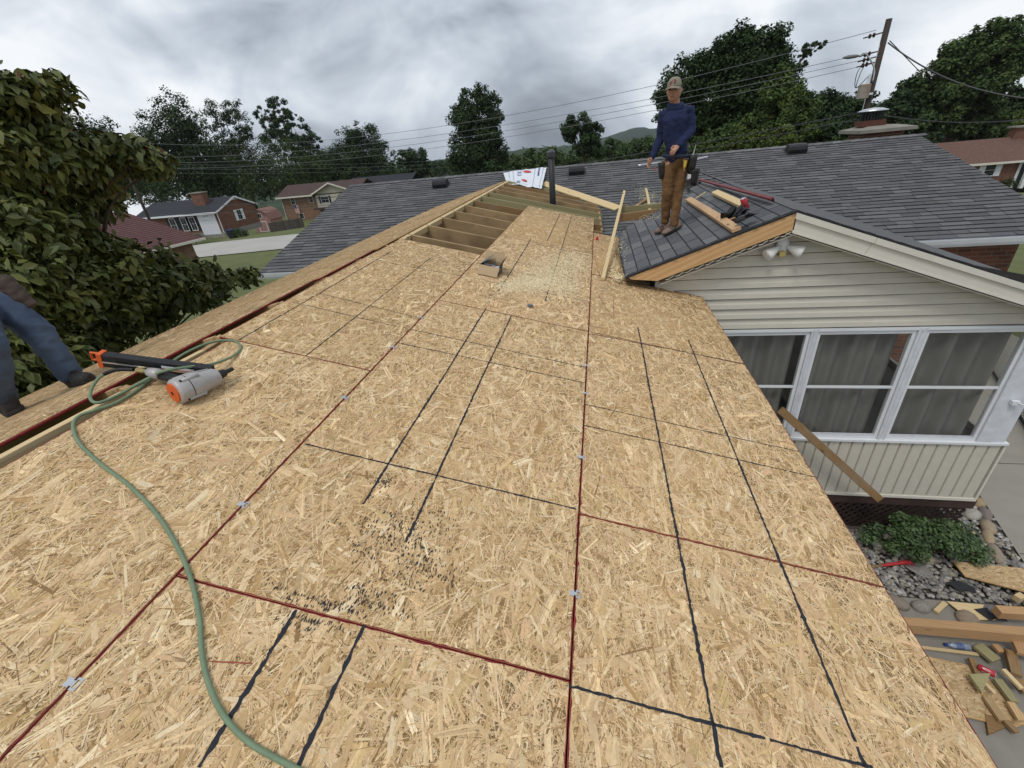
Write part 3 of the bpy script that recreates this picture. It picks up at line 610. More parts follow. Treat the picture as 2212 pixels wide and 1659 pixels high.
# bare cedar fascia on the left rake, clad trim on the right
# cedar board as a level-cut quad, mesh kept in board coordinates so the grain follows it
Mc = Matrix.Translation(PR(0, PYF, -.019)) @ frame(PS, PN)
b = MB(); d_ = .145; tp = math.tan(PA)
fr_ = [(0.0, 0), (rL-.02, 0), (rL-.02-.02, -.03), (rL-.28, -d_), (d_*tp, -d_)]
b.add([(x, .0, z) for x, z in fr_] + [(x, -.038, z) for x, z in fr_], [(0, 1, 2, 3, 4), (9, 8, 7, 6, 5)] + [(i, i+5, (i+1) % 5+5, (i+1) % 5) for i in range(5)])
fo = b.obj('bare_fascia', m_cedar, porch, mw=Mc)
Mt = Matrix.Translation(PRr(0, PYF, -.012)) @ frame(PSr, PNr)
b = MB()
for z0, z1, ya, yb in ((-.165, -.055, .0, .03), (-.055, -.003, -.022, .03), (-.178, -.165, -.01, .04)): b.loft([[(-z0*tp, y_, z0), (-z1*tp, y_, z1), (LR, y_, z1), (LR, y_, z0)] for y_ in (ya, yb)])
b.obj('rake_trim', m_cream, porch, mw=Mt)
b = MB(); b.box((.78, -.0235, -.055), (.785, .0, -.0025)); b.box((.78, -.0012, -.165), (.784, 0, -.055)); b.obj('trim_joint', mat('trim_joint', (.36, .33, .27), .6), porch, mw=Mt)
b = MB(); b.box((0, .03, -.20), (LR, .22, -.19)); b.obj('soffit', m_cream, porch, mw=Mt)
b = MB(); b.box((-.0, -.22, -.20), (rL-.3, -.04, -.19)); b.obj('soffit', m_cream, porch, mw=Matrix.Translation(PR(0, PYF, -.03)) @ frame(PS, PN))
# broken plastic edging hanging under the bare fascia
b = MB()
for k in range(12):
    t0 = .08+k*.1; b.tube([Mc @ Vector((t0, .0, -.156)), Mc @ Vector((t0+.045, 0, -.160-.008*random.random())), Mc @ Vector((t0+.05, 0, -.172)), Mc @ Vector((t0+.09, 0, -.166))], .0035, 4)
b.obj('torn_edging', m_cream, porch)
# siding courses on the gable
z = WZT+.035; ex = .1165; course = 0
while z < PZA-.25:
    zt_ = min(z+ex, PZA-.2); zm = z
    xl = max(.62, PXA - (PZA-.19-zm)/math.tan(PA)); xr = min(PX1, PXA + (PZA-.19-zm)/math.tan(PA))
    b = MB(); prf = [(0.002, zt_-.001), (-.006, z+ex*.62), (-.013, z+ex*.52), (-.020, z+.011), (0.002, z+.011)]
    b.loft([[(xl, PYW+p, q) for p, q in prf], [(xr, PYW+p, q) for p, q in prf]]); b.obj('siding_board', m_siding, porch)
    z += ex; course += 1
b = MB(); b.box((.75, PYW+.004, WZT), (PX1-.02, PYW+.09, PZA-.9)); b.add([(.75, PYW+.004, PZA-.9), (PX1-.02, PYW+.004, PZA-.9), (PXA, PYW+.004, PZA-.2)], [(0, 1, 2)]); b.obj('gable_wall', mat('siding_gap_shade', (.045, .04, .035), .9), porch)  # backing coloured dark so the gaps between courses read as shadow lines
# windows
wins = [(1.30, 2.262), (2.402, 3.275), (3.43, 4.285)]
for i, (xa, xb) in enumerate(wins):
    yf = PYW-.012; fw = .035; zm = at(1842, 836, PYW).z
    W = MB(); W.box((xa-fw, yf, WZT-.045), (xb+fw, yf+.05, WZT)); W.box((xa-fw, yf, WZB-.0), (xb+fw, yf+.05, WZB+.03)); W.box((xa-fw, yf, WZB+.03), (xa, yf+.05, WZT-.045)); W.box((xb, yf, WZB+.03), (xb+fw, yf+.05, WZT-.045))
    wo = W.obj('window', m_white, porch, bevel=.003)
    b = MB(); b.box((xa, yf+.004, zm-.014), (xb, yf+.03, zm+.014)); b.obj('sash_bar', m_white, wo, bevel=.002)
    for z0, z1, yy in ((zm+.014, WZT-.045, .012), (WZB+.03, zm-.014, .022)):
        b = MB(); b.box((xa, yf+yy, z0), (xb, yf+yy+.004, z1)); b.obj('pane', m_glass, wo)
    b = MB(); b.box((xa, yf+.002, WZB+.0305), (xb, yf+.011, WZB+.05)); b.box((xa, yf+.018, WZB+.05), (xb, yf+.021, WZB+.062)); b.obj('sill_track', m_whitew, wo)
def mull(x0, x1):
    b = MB(); y = PYW-.03; pr = [(x0, PYW+.04), (x0, y), (x0+(x1-x0)*.25, y-.006), (x0+(x1-x0)*.5, y+.008), (x0+(x1-x0)*.75, y-.006), (x1, y), (x1, PYW+.04)]
    b.loft([[(p, q, WZB-.03) for p, q in pr], [(p, q, WZT+.028) for p, q in pr]]); b.obj('mullion', m_whitew, porch)
mull(2.262+.036, 2.402-.036); mull(3.275+.036, 3.43-.036)
b = MB(); b.box((4.322, PYW-.035, WZB-.05), (4.47, PYW+.05, WZT+.03)); b.box((4.47, PYW-.028, WZB-.05), (4.60, PYW+.10, WZT+.03)); b.obj('corner_post', m_whitew, porch, bevel=.006)
b = MB(); b.box((.9, PYW-.03, WZT), (PX1, PYW+.05, WZT+.03)); b.obj('head_trim', m_white, porch); b = MB(); b.box((.9, PYW-.045, WZB-.035), (PX1+.02, PYW+.05, WZB)); b.obj('sill_trim', m_white, porch, bevel=.004)
# side walls, room behind the glass, curtains
m_room = mat('dim_room', (.10, .095, .09), .9, .2, 2); m_curt = mat('beige_curtain', (.20, .187, .172), .85, .08, 4)
b = MB(); b.box((.78, PYW+.09, PZB), (.82, PYB, PZA-1.0)); b.box((.82, PYB-.05, PZB), (PX1, PYB, WZT+.05)); b.box((.82, PYW+.09, PZS-.1), (PX1-.05, PYB-.05, PZS-.05)); b.box((.82, PYW+.09, WZT+.031), (PX1-.05, PYB-.05, WZT+.06)); b.obj('room', m_room, porch)
b = MB(); b.box((PX1-.06, PYW+.10, PZB), (PX1-.02, PYB, WZB-.03)); b.box((PX1-.06, PYW+.10, WZT), (PX1-.02, PYB, WZT+.2)); b.obj('side_wall', m_siding, porch)
for k in range(5): b = MB(); y = PYW+.9+k*.78; b.box((PX1-.07, y, WZB-.03), (PX1-.01, y+.08, WZT)); b.obj('side_mullion', m_whitew, porch)
for xa, xb, ph in ((1.30, 2.20, .3), (2.35, 3.24, 1.1), (3.38, 4.2, 2.2)):
    v = []; f = []; n = 50
    for i in range(n+1):
        x = xa+(xb-xa)*i/n; y = PYW+.10+(.030 if xa < 3 else .045)*math.sin(i*(.62 if xa < 3 else .42)+ph)+.022*math.sin(i*.23+ph*3); v += [(x, y, WZB-.05), (x, y, WZT+.02)]
        if i: f.append((2*i-2, 2*i, 2*i+1, 2*i-1))
    link('curtain', npmesh('curtain', v, f, smooth=True), m_curt, porch)
# vertical skirt boards
sx = .9
while sx < PX1-.05:
    wd = .128; x1_ = min(sx+wd, PX1); b = MB(); pr = [(sx+.004, 0), (sx+.010, -.014), (x1_-.016, -.016), (x1_-.004, -.004), (x1_-.001, 0)]
    b.loft([[(p, PYW-.002+q, PZB+.025) for p, q in pr], [(p, PYW-.002+q, WZB-.036) for p, q in pr]]); b.obj('skirt_board', m_siding, porch); sx += wd
b = MB(); b.box((.9, PYW-.002, PZB+.02), (PX1-.06, PYW+.08, WZB-.036)); b.obj('skirt_wall', mat('skirt_backing', (.20, .18, .15), .8), porch)
b = MB(); b.box((.9, PYW-.03, PZB-.012), (PX1+.02, PYW+.03, PZB+.026)); b.box((PX1-.001, PYW-.028, PZB), (PX1+.022, PYW+.03, WZB-.04)); b.obj('corner_trim', m_cream, porch)
b = MB(); b.box((.9, PYW-.012, PZB-.15), (PX1+.05, PYW+.03, PZB-.012)); b.obj('rim_joist', mat('dark_brown_stain', (.055, .034, .028), .8, .3, 6), porch)
m_lat = mat('brown_lattice', (.032, .021, .016), .85, .3, 10)
b = MB(); zlo, zhi = -.02, PZB-.15
for k in range(-6, 42):
    x = .9+k*.1
    for sgn in (1, -1):
        a0 = Vector((x, PYW+(.0 if sgn > 0 else .012), zlo)); h = zhi-zlo; a1 = Vector((x+sgn*h, a0.y, zhi))
        pa, pb = (a0, a1)
        ts = [t_ for t_ in np.linspace(0, 1, 25) if .92 < (pa+(pb-pa)*t_).x < PX1]
        if len(ts) < 2: continue
        q0, q1 = pa+(pb-pa)*ts[0], pa+(pb-pa)*ts[-1]; M = Matrix.Translation(q0) @ frame(q1-q0, Vector((0, -1, 0))); b.box((0, -.018, 0), ((q1-q0).length, .018, .008), M=M)
b.obj('lattice', m_lat, porch)
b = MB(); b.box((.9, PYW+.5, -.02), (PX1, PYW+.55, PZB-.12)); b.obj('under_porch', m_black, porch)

dust('sawdust', 'pale sawdust smeared along the torn left edge of the porch shingles', DUSTP, lambda px, py: (prp(px, py, .012), PS, YV), .011, m_dust)
# ================================================================== things on the roofs
# twin flood light under the gable
c = at(1690, 529, PYW-.02); sl = empty('security_light', c, 'white twin bulb security light under the porch gable', 'light')
b = MB(); b.loft([[(c.x+math.cos(a)*r*.8, PYW-.018-d_, c.z+math.sin(a)*r*1.15) for a in [k/20*2*math.pi for k in range(20)]] for r, d_ in ((.075, 0), (.075, .02), (.062, .035), (.025, .045))]); b.obj('base', m_white, sl, smooth=True)
m_bulb = mat('frosted_bulb', (.70, .70, .68), .35, .05, 5)
for sx_, dz in ((-1, -.045), (1, -.03)):
    p0 = c + Vector((sx_*.04, -.035, -.015)); p1 = c + Vector((sx_*.165, -.09, dz-.035)); dr = (p1-p0)
    b = MB(); b.tube([p0, p0+dr*.15, p0+dr*.4, p0+dr*.75, p0+dr*.95, p1], [.02, .025, .042, .058, .062, .045], 14); b.obj('bulb', m_bulb, sl, smooth=True)
    b = MB(); b.tube([p0-dr*.1, p0+dr*.16], .02, 10); b.obj('socket', m_cream, sl, smooth=True)
b = MB(); p = c+Vector((-.005, -.03, -.055)); b.tube([p+Vector((0, 0, .03)), p], .012, 8); b.box((p.x-.025, p.y-.03, p.z-.05), (p.x+.035, p.y+.012, p.z)); b.obj('motion_sensor', mat('yellowed_plastic', (.50, .40, .15), .5), sl, bevel=.006)
# small white bracket on the corner post
c = at(2188, 868, PYW-.05); b = MB(); b.box((c.x-.02, c.y-.03, c.z-.03), (c.x+.05, c.y+.01, c.z+.02)); b.tube([c+Vector((.03, -.03, .0)), c+Vector((.07, -.05, -.01)), c+Vector((.07, -.05, -.04))], .008, 6)
tag(b.obj('hose_bracket', m_white, None, bevel=.006), 'small white plastic bracket on the porch corner post', 'bracket')

# stack pipe and white pipe
pb, pt = at(1194, 424, 9.7), at(1190, 338, 9.7); pb.x = pt.x = (pb.x+pt.x)/2
vp = empty('vent_stack', pb, 'black cast plumbing stack with ribbed cap beside the house wrap', 'pipe')
b = MB(); b.tube([pb-Vector((0, 0, .5)), pb, pt], [.062, .062, .062], 18); b.obj('pipe', mat('black_pipe', (.035, .036, .04), .5, .5, 5, (1, 1, .15)), vp, smooth=True)
b = MB(); b.loft([[(pt.x+math.cos(a)*r, pt.y+math.sin(a)*r, pt.z+z) for a in [k/20*2*math.pi for k in range(20)]] for r, z in ((.066, -.03), (.085, 0), (.085, .02), (.078, .024), (.086, .03), (.086, .05), (.078, .054), (.086, .06), (.085, .08), (.06, .11), (.02, .125))]); b.obj('cap', mat('grey_cap', (.07, .073, .078), .5, .3, 8), vp)
pb, pt = prp(1490, 402, 0), None; q = at(1513, 337, pb.y); hz = q.z-pb.z
wp = empty('white_pipe', pb, 'square white vent pipe standing in a black boot behind the worker', 'pipe')
b = MB(); b.box((pb.x-.045, pb.y-.045, pb.z-.1), (pb.x+.045, pb.y+.045, pb.z+hz)); b.obj('pipe', m_white, wp, bevel=.01)
b = MB(); b.loft([[pb+PS*a*r+Vector((0, 1, 0))*b_*r+PN*h for a, b_ in ((1, 1), (1, -1), (-1, -1), (-1, 1))] for r, h in ((.16, .006), (.15, .02), (.075, .05), (.06, .12))]); b.obj('boot', m_blackm, wp)

# scraps on the porch roof
def on_porch(px, py, h=.012): return prp(px, py, h)
def lumber_p(name, q0, q1, wd, th, m, label, cat='board', h=.012, seg=1, bow=0):
    o = lumber(name, on_porch(*q0, h), on_porch(*q1, h), wd, th, PN, m, None, bow=bow, seg=seg); return tag(o, label, cat)
m_planed = woodmat('fresh_board', (.66, .46, .28), (.47, .29, .15))
lumber_p('offcut_board', (1488, 433), (1592, 500), .085, .038, m_planed, 'reddish two by four lying on the porch roof, its end over the fascia', bow=.004, seg=6)
lumber_p('offcut_board', (1545, 418), (1608, 448), .085, .038, m_pale, 'pale yellow two by four offcut lying higher up beside the red can')
lumber_p('offcut_stick', (1503, 430), (1525, 416), .02, .015, m_pale, 'thin pale stick propped between the two boards on the porch roof', 'stick', h=.04)
b = MB(); p0, p1 = prp(1511, 389, .05), prp(1668, 431, .05); M = Matrix.Translation(p0) @ frame(p1-p0, PN); L = (p1-p0).length
b.box((0, -.02, 0), (L, .015, .018), M=M); b.box((0, .015, -.03), (L, .02, .012), M=M); tag(b.obj('drip_edge', mat('dark_red_paint', (.16, .028, .03), .6, .5, 12), None), 'long dark red metal edge strip along the porch ridge', 'flashing')
sb = empty('shingle_scraps', prp(1585, 466), 'heap of torn black shingle scraps on the porch roof next to the reddish board', 'scraps')
for i, (q, rx, rz, sz) in enumerate((((1592, 468), .25, .5, .24), ((1600, 460), -.3, 1.2, .2), ((1576, 462), .9, .2, .17), ((1588, 455), .5, 2.0, .22), ((1612, 468), .2, .7, .22))):
    v = []; f = []; n = 6; M = Matrix.Translation(prp(*q, .05+.012*i)) @ frame(PS, PN) @ Matrix.Rotation(rz, 4, 'Z') @ Matrix.Rotation(rx, 4, 'X')
    for a in range(n):
        for d_ in range(n): v.append(M @ Vector(((a/(n-1)-.5)*sz, (d_/(n-1)-.5)*sz*.5, .03*math.sin(a*1.1+i)+.012*mnoise.noise(Vector((a, d_, i*3.3))))))
    f = [(a*n+d_, a*n+d_+1, (a+1)*n+d_+1, (a+1)*n+d_) for a in range(n-1) for d_ in range(n-1)]
    o = link('scrap', npmesh('scrap', v, f, smooth=True), m_shingbase if i % 2 else m_blackm, sb); o.modifiers.new('thick', 'SOLIDIFY').thickness = .004
lumber('wood_sliver', prp(1570, 478, .03), prp(1589, 471, .05), .022, .012, PN, m_cedar, sb)
def can(c, up, r, h, m1, m2, label):
    up = Vector(up).normalized(); M = Matrix.Translation(c) @ frame(up.orthogonal(), up); o = empty('drink_can', c, label, 'can')
    def ring(rr, z): return [M @ Vector((math.cos(a)*rr, math.sin(a)*rr, z)) for a in [k/20*2*math.pi for k in range(20)]]
    b = MB(); b.loft([ring(r*.8, 0), ring(r, h*.06), ring(r, h*.9), ring(r*.83, h*.97)], cap=False); b.obj('body', m1, o, smooth=True)
    b = MB(); b.loft([ring(r*.83, h*.97), ring(r*.83, h), ring(r*.76, h), ring(r*.74, h*.975)]); b.obj('lid', m_steel, o, smooth=True)
    for k in range(5):                  # dark print on the side
        a0 = k*1.26; b = MB(); v_ = [M @ Vector((math.cos(a0+da)*r*1.004, math.sin(a0+da)*r*1.004, h*z)) for da, z in ((-.2, .3), (.0, .2), (.28, .32), (.34, .55), (.12, .72), (-.18, .66))]; b.add(v_, [tuple(range(6))]); b.obj('print', m2, o)
can(prp(1612, 451, .012), PN+Vector((-.1, 0, .05)), .033, .122, mat('can_red', (.40, .022, .035), .32, .1, 8, spec=.5), mat('can_dark_print', (.06, .01, .02), .4), 'red drink can with dark print standing on the porch roof')
# light strips of metal on the main roof behind the worker
for (q0, q1, wd, lab) in (((1379, 357), (1428, 351), .09, 'white metal strip lying on the shingles left of the worker'), ((1500, 345), (1527, 339), .09, 'short white metal strip on the shingles right of the worker')):
    b = MB(); p0, p1 = mr(*q0, .02), mr(*q1, .02); M = Matrix.Translation(p0) @ frame(p1-p0, MN); L = (p1-p0).length; b.box((0, -wd/2, 0), (L, wd/2, .004), M=M); b.box((.05, -wd/2, .004), (L, -wd/2+.02, .03), M=M); tag(b.obj('metal_strip', m_white, None), lab, 'flashing')
# pale furring strip between deck and porch roof, and loose sticks behind
tag(lumber('furring_strip', dk(1301, 606, .004), at(1348, 416, 8.6), .042, .036, (NR), m_pale, None), 'long pale two by two leaning from the deck past the porch roof corner', 'board')
tag(lumber('loose_stick', mr(1395, 410, .05), at(1404, 462, 7.7), .045, .038, MN, m_pale, None, bow=.03, seg=6), 'short bowed pale stick on the old shingles left of the worker', 'board')
tag(lumber('loose_block', mr(1374, 447, .02), mr(1398, 432, .02), .06, .038, MN, m_tan, None), 'weathered wood block lying on the old shingles behind the sticks', 'block')
for q, sc_, lb in (((1352, 444), .09, 'larger torn brown scrap by the back rafters'), ((1366, 441), .06, 'smaller torn brown scrap beside the larger one')):
    b = MB(); c = mr(*q, .02)
    v = [c + Vector((random.uniform(-1, 1)*sc_, random.uniform(-.6, .6)*sc_, random.uniform(0, .7)*sc_)) for _ in range(6)]; b.add(v, [(0, 1, 2), (1, 2, 3), (2, 3, 4), (3, 4, 5), (0, 2, 5)])
    tag(b.obj('splinter_scrap', m_tan, None), lb, 'scrap')

# house wrap draped from the old ridge
cor = [mr(1087, 373, .03), mr(1181, 361, .03), dk(1169, 407, .01), dk(1098, 399, .02)]
cor[2] = at(1170, 407, 11.4); cor[3] = at(1095, 397, 11.7)
hw = empty('house_wrap', (cor[2]+cor[3])/2, 'white house wrap with blue and red print draped over the back of the framing', 'sheet')
def hwp(u, v_, h=0.0):
    p = (cor[0]*(1-u)+cor[1]*u)*(1-v_) + (cor[3]*(1-u)+cor[2]*u)*v_
    return p + Vector((0, -.3, .95))*(h + .035*mnoise.noise(Vector((u*4, v_*5, 1)))+.03*abs(mnoise.noise(Vector((u*2+v_*2, v_*3-u*3, 4)))) + .015*mnoise.noise(Vector((u*14, v_*9, 8))))
n = 40; v = [hwp(i/n, j/n) for j in range(n+1) for i in range(n+1)]; f = [(j*(n+1)+i, j*(n+1)+i+1, (j+1)*(n+1)+i+1, (j+1)*(n+1)+i) for j in range(n) for i in range(n)]
link('sheet', npmesh('sheet', v, f, smooth=True), mat('wrap_white', (.66, .69, .74), .45, .08, 6, spec=.4), hw)
def wrap_text(txt, u0, v0, su, sv, m, rot=True):
    cu = bpy.data.curves.new('lettering', 'FONT'); cu.body = txt; to = bpy.data.objects.new('lettering', cu); C.objects.link(to)
    me = bpy.data.meshes.new_from_object(to.evaluated_get(bpy.context.evaluated_depsgraph_get())); bpy.data.objects.remove(to)
    bm = bmesh.new(); bm.from_mesh(me); bmesh.ops.triangulate(bm, faces=bm.faces[:]); bmesh.ops.subdivide_edges(bm, edges=bm.edges[:], cuts=2)
    for q in bm.verts: a, c_ = q.co.x, q.co.y; q.co = hwp(u0 + c_*su, v0 + (-a*sv if rot else 0), .012)
    bm.to_mesh(me); bm.free(); link('lettering', me, m, hw)
m_blue = mat('wrap_blue', (.06, .08, .22), .6, .1, 5); m_wred = mat('wrap_red', (.50, .04, .035), .6, .1, 5)
wrap_text('LINK', .33, .42, .15, .17, m_blue); wrap_text('INK', .30, .93, .15, .10, m_blue)
for k in range(9):                      # a column of small print, too far off to read
    b = MB(); v0 = .08+k*.042; b.add([hwp(.82, v0, .012), hwp(.865, v0, .012), hwp(.865, v0+.026, .012), hwp(.82, v0+.026, .012)], [(0, 1, 2, 3)]); b.obj('small_print', m_blue, hw)
for u0, v0, ru, rv in ((.56, .16, .10, .07), (.50, .72, .08, .05)):
    b = MB(); b.add([hwp(u0+math.cos(a)*ru, v0+math.sin(a)*rv+math.cos(a)*.03, .012) for a in [k/24*2*math.pi for k in range(24)]], [tuple(range(24))]); b.obj('red_oval', m_wred, hw)
for u0 in (.12, .22, .74, .93):
    b = MB(); 
    for k in range(12): b.add([hwp(u0, k/12, .013), hwp(u0+.006, k/12, .013), hwp(u0+.006, (k+1)/12, .013), hwp(u0, (k+1)/12, .013)], [(0, 1, 2, 3)])
    b.obj('ruled_line', m_blue, hw)

# ---- nail box on the deck
bc = dk(1055, 594, 0); nb = empty('nail_box', bc, 'open black printed cardboard nail box lying on the strand board', 'box')
m_card = mat('cardboard', (.40, .29, .17), .85, .12, 12); m_cardp = mat('box_print_black', (.030, .028, .032), .6, .3, 10)
q = [dk(1030, 596), dk(1076, 606), dk(1088, 578), dk(1046, 570)]
cx_ = (q[0]+q[1]+q[2]+q[3])/4; ex_ = (q[1]-q[0]); ey_ = (q[3]-q[0]); ex_ = ex_.normalized(); ey_ = (ey_ - ex_*ey_.dot(ex_)).normalized()
BW, BL, BH = (q[1]-q[0]).length*.9, .17, .085; MBX = Matrix.Translation(cx_) @ Matrix(((ex_.x, ey_.x, NR.x, 0), (ex_.y, ey_.y, NR.y, 0), (ex_.z, ey_.z, NR.z, 0), (0, 0, 0, 1)))
t = .0035
def bx(name, lo, hi, ms, M=MBX): b = MB(); b.box(lo, hi, M=M); return b.obj(name, ms, nb)
bx('bottom', (-BW/2, -BL/2, .003), (BW/2, BL/2, .003+t), m_card)
bx('side', (-BW/2, -BL/2, .003), (-BW/2+t, BL/2, BH), m_cardp); bx('side', (BW/2-t, -BL/2, .003), (BW/2, BL/2, BH), m_cardp); bx('side', (-BW/2, BL/2-t, .003), (BW/2, BL/2, BH), m_card); bx('side', (-BW/2, -BL/2, .003), (BW/2, -BL/2+t, BH*.9), m_card)
def flap(name, hinge, axis, ang, wd, ln, ms):      # flap turned about its hinge
    M = MBX @ Matrix.Translation(hinge) @ axis @ Matrix.Rotation(ang, 4, 'X'); b = MB(); b.box((-wd/2, 0, 0), (wd/2, ln, t), M=M); return b.obj(name, ms, nb)
I4 = Matrix.Identity(4)
flap('flap', (0, BL/2, BH), I4, math.radians(58), BW, .10, m_card); flap('flap', (0, -BL/2, BH*.9), Matrix.Rotation(math.pi, 4, 'Z'), math.radians(-36), BW*1.05, .115, m_card)
fl = flap('flap', (BW/2, 0, BH), Matrix.Rotation(-math.pi/2, 4, 'Z'), math.radians(68), BL, .085, m_cardp); flap('flap', (-BW/2, 0, BH), Matrix.Rotation(math.pi/2, 4, 'Z'), math.radians(140), BL*.9, .11, mat('box_print_grey', (.13, .14, .155), .5, .2, 10))
bx('paper', (-BW/2+.01, -BL/2+.01, .05), (BW/2-.01, BL/2-.02, .056), mat('white_paper', (.55, .55, .57), .7, .2, 20))
for k in range(6): bx('print_patch', (BW/2+.0005, -BL/2+.012+k*.024, .015+(k % 3)*.012), (BW/2+.0012, -BL/2+.026+k*.024, .055+(k % 2)*.015), mat('print_pale', (.28, .25, .25), .7))
for k in range(5):
    b = MB(); p0 = MBX @ Vector((random.uniform(-.06, .06), random.uniform(-.05, .04), .06)); b.tube([p0, p0+(ex_*random.uniform(-1, 1)+ey_*random.uniform(-1, 1)).normalized()*.06], .003, 5); b.obj('nail_strip', m_black, nb)
# small scraps on the deck
b = MB(); c = dk(1145, 663, .003); M = Matrix.Translation(c) @ frame(SR+Vector((0, .6, 0)), NR); b.box((-.022, -.015, 0), (.022, .015, .024), M=M); tag(b.obj('metal_block', mat('dull_grey_block', (.17, .17, .18), .5), None, bevel=.003), 'small grey metal block lying alone on the strand board', 'block')
b = MB(); c = dk(1343, 522, .004); c = dk(1286, 518, .004); b.add([c, c+SR*.05, c+SR*.03+NR*.06, c+YV*.05+NR*.03], [(0, 1, 2), (0, 2, 3)]); tag(b.obj('plastic_scrap', mat('red_plastic', (.5, .03, .03), .5), None), 'small red plastic scrap on the deck seam near the pale strip', 'scrap')

# ---- framing nailer
gc = dk(405, 850, 0); gun = empty('nail_gun', gc, 'grey and orange framing nailer with black magazine lying at the ridge gap', 'nail gun')
m_alu = mat('cast_alloy', (.40, .385, .375), .5, .16, 14, metal=.25); m_or = mat('orange_plastic', (.60, .105, .02), .5, .15, 20)
A0, B0 = dk(382, 846, .062), dk(470, 812, .062); ax = (B0-A0).normalized()
def cyl(parent, name, stations, m, k=24, squash=1.0, smooth=True):
    b = MB(); Mx = frame(ax, NR); Y3, Z3 = Mx.col[1].to_3d(), Mx.col[2].to_3d()
    b.loft([[A0 + ax*x + (Y3*math.cos(a)*squash + Z3*math.sin(a))*r for a in [j/k*2*math.pi for j in range(k)]] for x, r in stations]); o = b.obj(name, m, parent, smooth=smooth)
    es = o.modifiers.new('split', 'EDGE_SPLIT'); es.split_angle = math.radians(40); return o
GL = (B0-A0).length
cyl(gun, 'cylinder_cap', [(-.012, .046), (-.006, .058), (.0, .061), (.045, .061)], m_alu); cyl(gun, 'orange_cap', [(-.019, .030), (-.018, .045), (-.011, .047)], m_or)
cyl(gun, 'gasket', [(.0452, .0595), (.049, .0595)], m_black); cyl(gun, 'body', [(.0492, .061), (.08, .060), (GL*.62, .051), (GL*.92, .044), (GL, .036)], m_alu); cyl(gun, 'cap_screw', [(-.0215, .008), (-.0188, .008)], m_black)
Mx = frame(ax, NR); Yg, Zg = Mx.col[1].to_3d(), Mx.col[2].to_3d()
for a in (.6, 1.9, 3.6, 5.2):
    b = MB(); p0 = A0+ax*.02+(Yg*math.cos(a)+Zg*math.sin(a))*.060; b.tube([p0, p0+ax*.075], .009, 8); b.obj('bolt_boss', m_alu, gun, smooth=True); b = MB(); b.tube([p0-ax*.008, p0+ax*.004], .0065, 6); b.obj('bolt', m_black, gun)
for a in (.9, 1.25): b = MB(); p0 = A0+ax*.09+(Yg*math.cos(a)+Zg*math.sin(a))*.058; b.tube([p0, A0+ax*GL*.85+(Yg*math.cos(a)+Zg*math.sin(a))*.047], .0035, 5); b.obj('rib', m_alu, gun)
h0, h1 = A0+ax*.07+Zg*.01, dk(322, 803, .065)
hd = (h1-h0); b = MB(); b.tube([h0, h0+hd*.35, h0+hd*.75], [.024, .021, .022], 14, flat=.85); b.obj('grip', m_black, gun, smooth=True); b = MB(); b.tube([h0+hd*.72, h0+hd*.85, h1], [.026, .027, .021], 14); b.obj('handle_end', m_alu, gun, smooth=True)
f1 = dk(296, 799, .06); b = MB(); b.tube([h1, h1+(f1-h1)*.35, h1+(f1-h1)*.4, f1], [.009, .009, .012, .012], 8); b.obj('air_fitting', mat('brass', (.45, .36, .17), .4, .1, 20, metal=.8), gun)
m0, m1 = dk(228, 777, .085), dk(478, 808, .052); md = (m1-m0); M = Matrix.Translation(m0) @ frame(md, NR); ML = md.length
b = MB(); b.box((0, -.022, -.03), (ML*.93, .022, .036), M=M); b.obj('magazine', m_black, gun, bevel=.005)
b = MB(); 
for k in range(3): b.box((ML*(.12+.2*k), -.0235, .004), (ML*(.26+.2*k), .0, .016), M=M)
b.obj('magazine_slot', mat('slot_black', (.006, .006, .007), .8), gun)
b = MB(); b.box((.0, -.0242, -.004), (ML*.9, -.0222, .003), M=M); b.obj('nail_rail', m_steel, gun)
b = MB(); b.box((ML*.5, -.0245, .006), (ML*.78, -.0224, .02), M=M); b.obj('warning_label', m_white, gun); b = MB(); b.box((ML*.5, -.0248, .005), (ML*.78, -.0226, .0085), M=M); b.obj('label_stripe', m_or, gun)
b = MB(); b.box((-.02, -.024, -.032), (.0, .024, .039), M=M); b.tube([M @ Vector((-.02, 0, .03)), M @ Vector((-.055, 0, .03)), M @ Vector((-.055, 0, -.006)), M @ Vector((-.02, 0, -.006))], .006, 6); b.obj('magazine_end', m_or, gun)
n0, n1 = B0-ax*.01, dk(502, 797, .05); b = MB(); b.tube([n0, n0+(n1-n0)*.5, n0+(n1-n0)*.55, n1], [.026, .02, .012, .010], 10); b.obj('nose', m_black, gun)
b = MB(); b.tube([dk(440, 812, .06), dk(455, 822, .03), dk(425, 826, .03), dk(415, 815, .05)], .005, 6); b.obj('trigger_guard', m_black, gun)
# ---- air hose
hp = [(296, 799, .06), (268, 798, .06), (243, 801, .055), (215, 815, .03), (197, 842, .012), (197, 864, .011), (217, 869, .011), (262, 850, .012), (312, 822, .03), (352, 802, .10), (405, 793, .098), (455, 787, .06), (498, 772, .02), (519, 754, .0075), (514, 740, .0075), (488, 735, .0075), (448, 742, .011), (402, 762, .012), (360, 790, .011), (318, 826, .010), (262, 864, .012), (205, 886, .012), (172, 898, .011), (158, 918, .0075), (170, 955, .0075), (215, 1000, .0075), (278, 1048, .0075), (338, 1110, .0075), (385, 1185, .0075), (412, 1250, .0075), (430, 1330, .0075), (436, 1410, .0075), (452, 1480, .0075), (485, 1548, .0075), (540, 1605, .0075), (610, 1645, .0075), (700, 1690, .0075), (800, 1740, .0075)]
hose = empty('air_hose', dk(430, 1330), 'sage green rubber air hose snaking down the strand board from the nailer', 'hose')
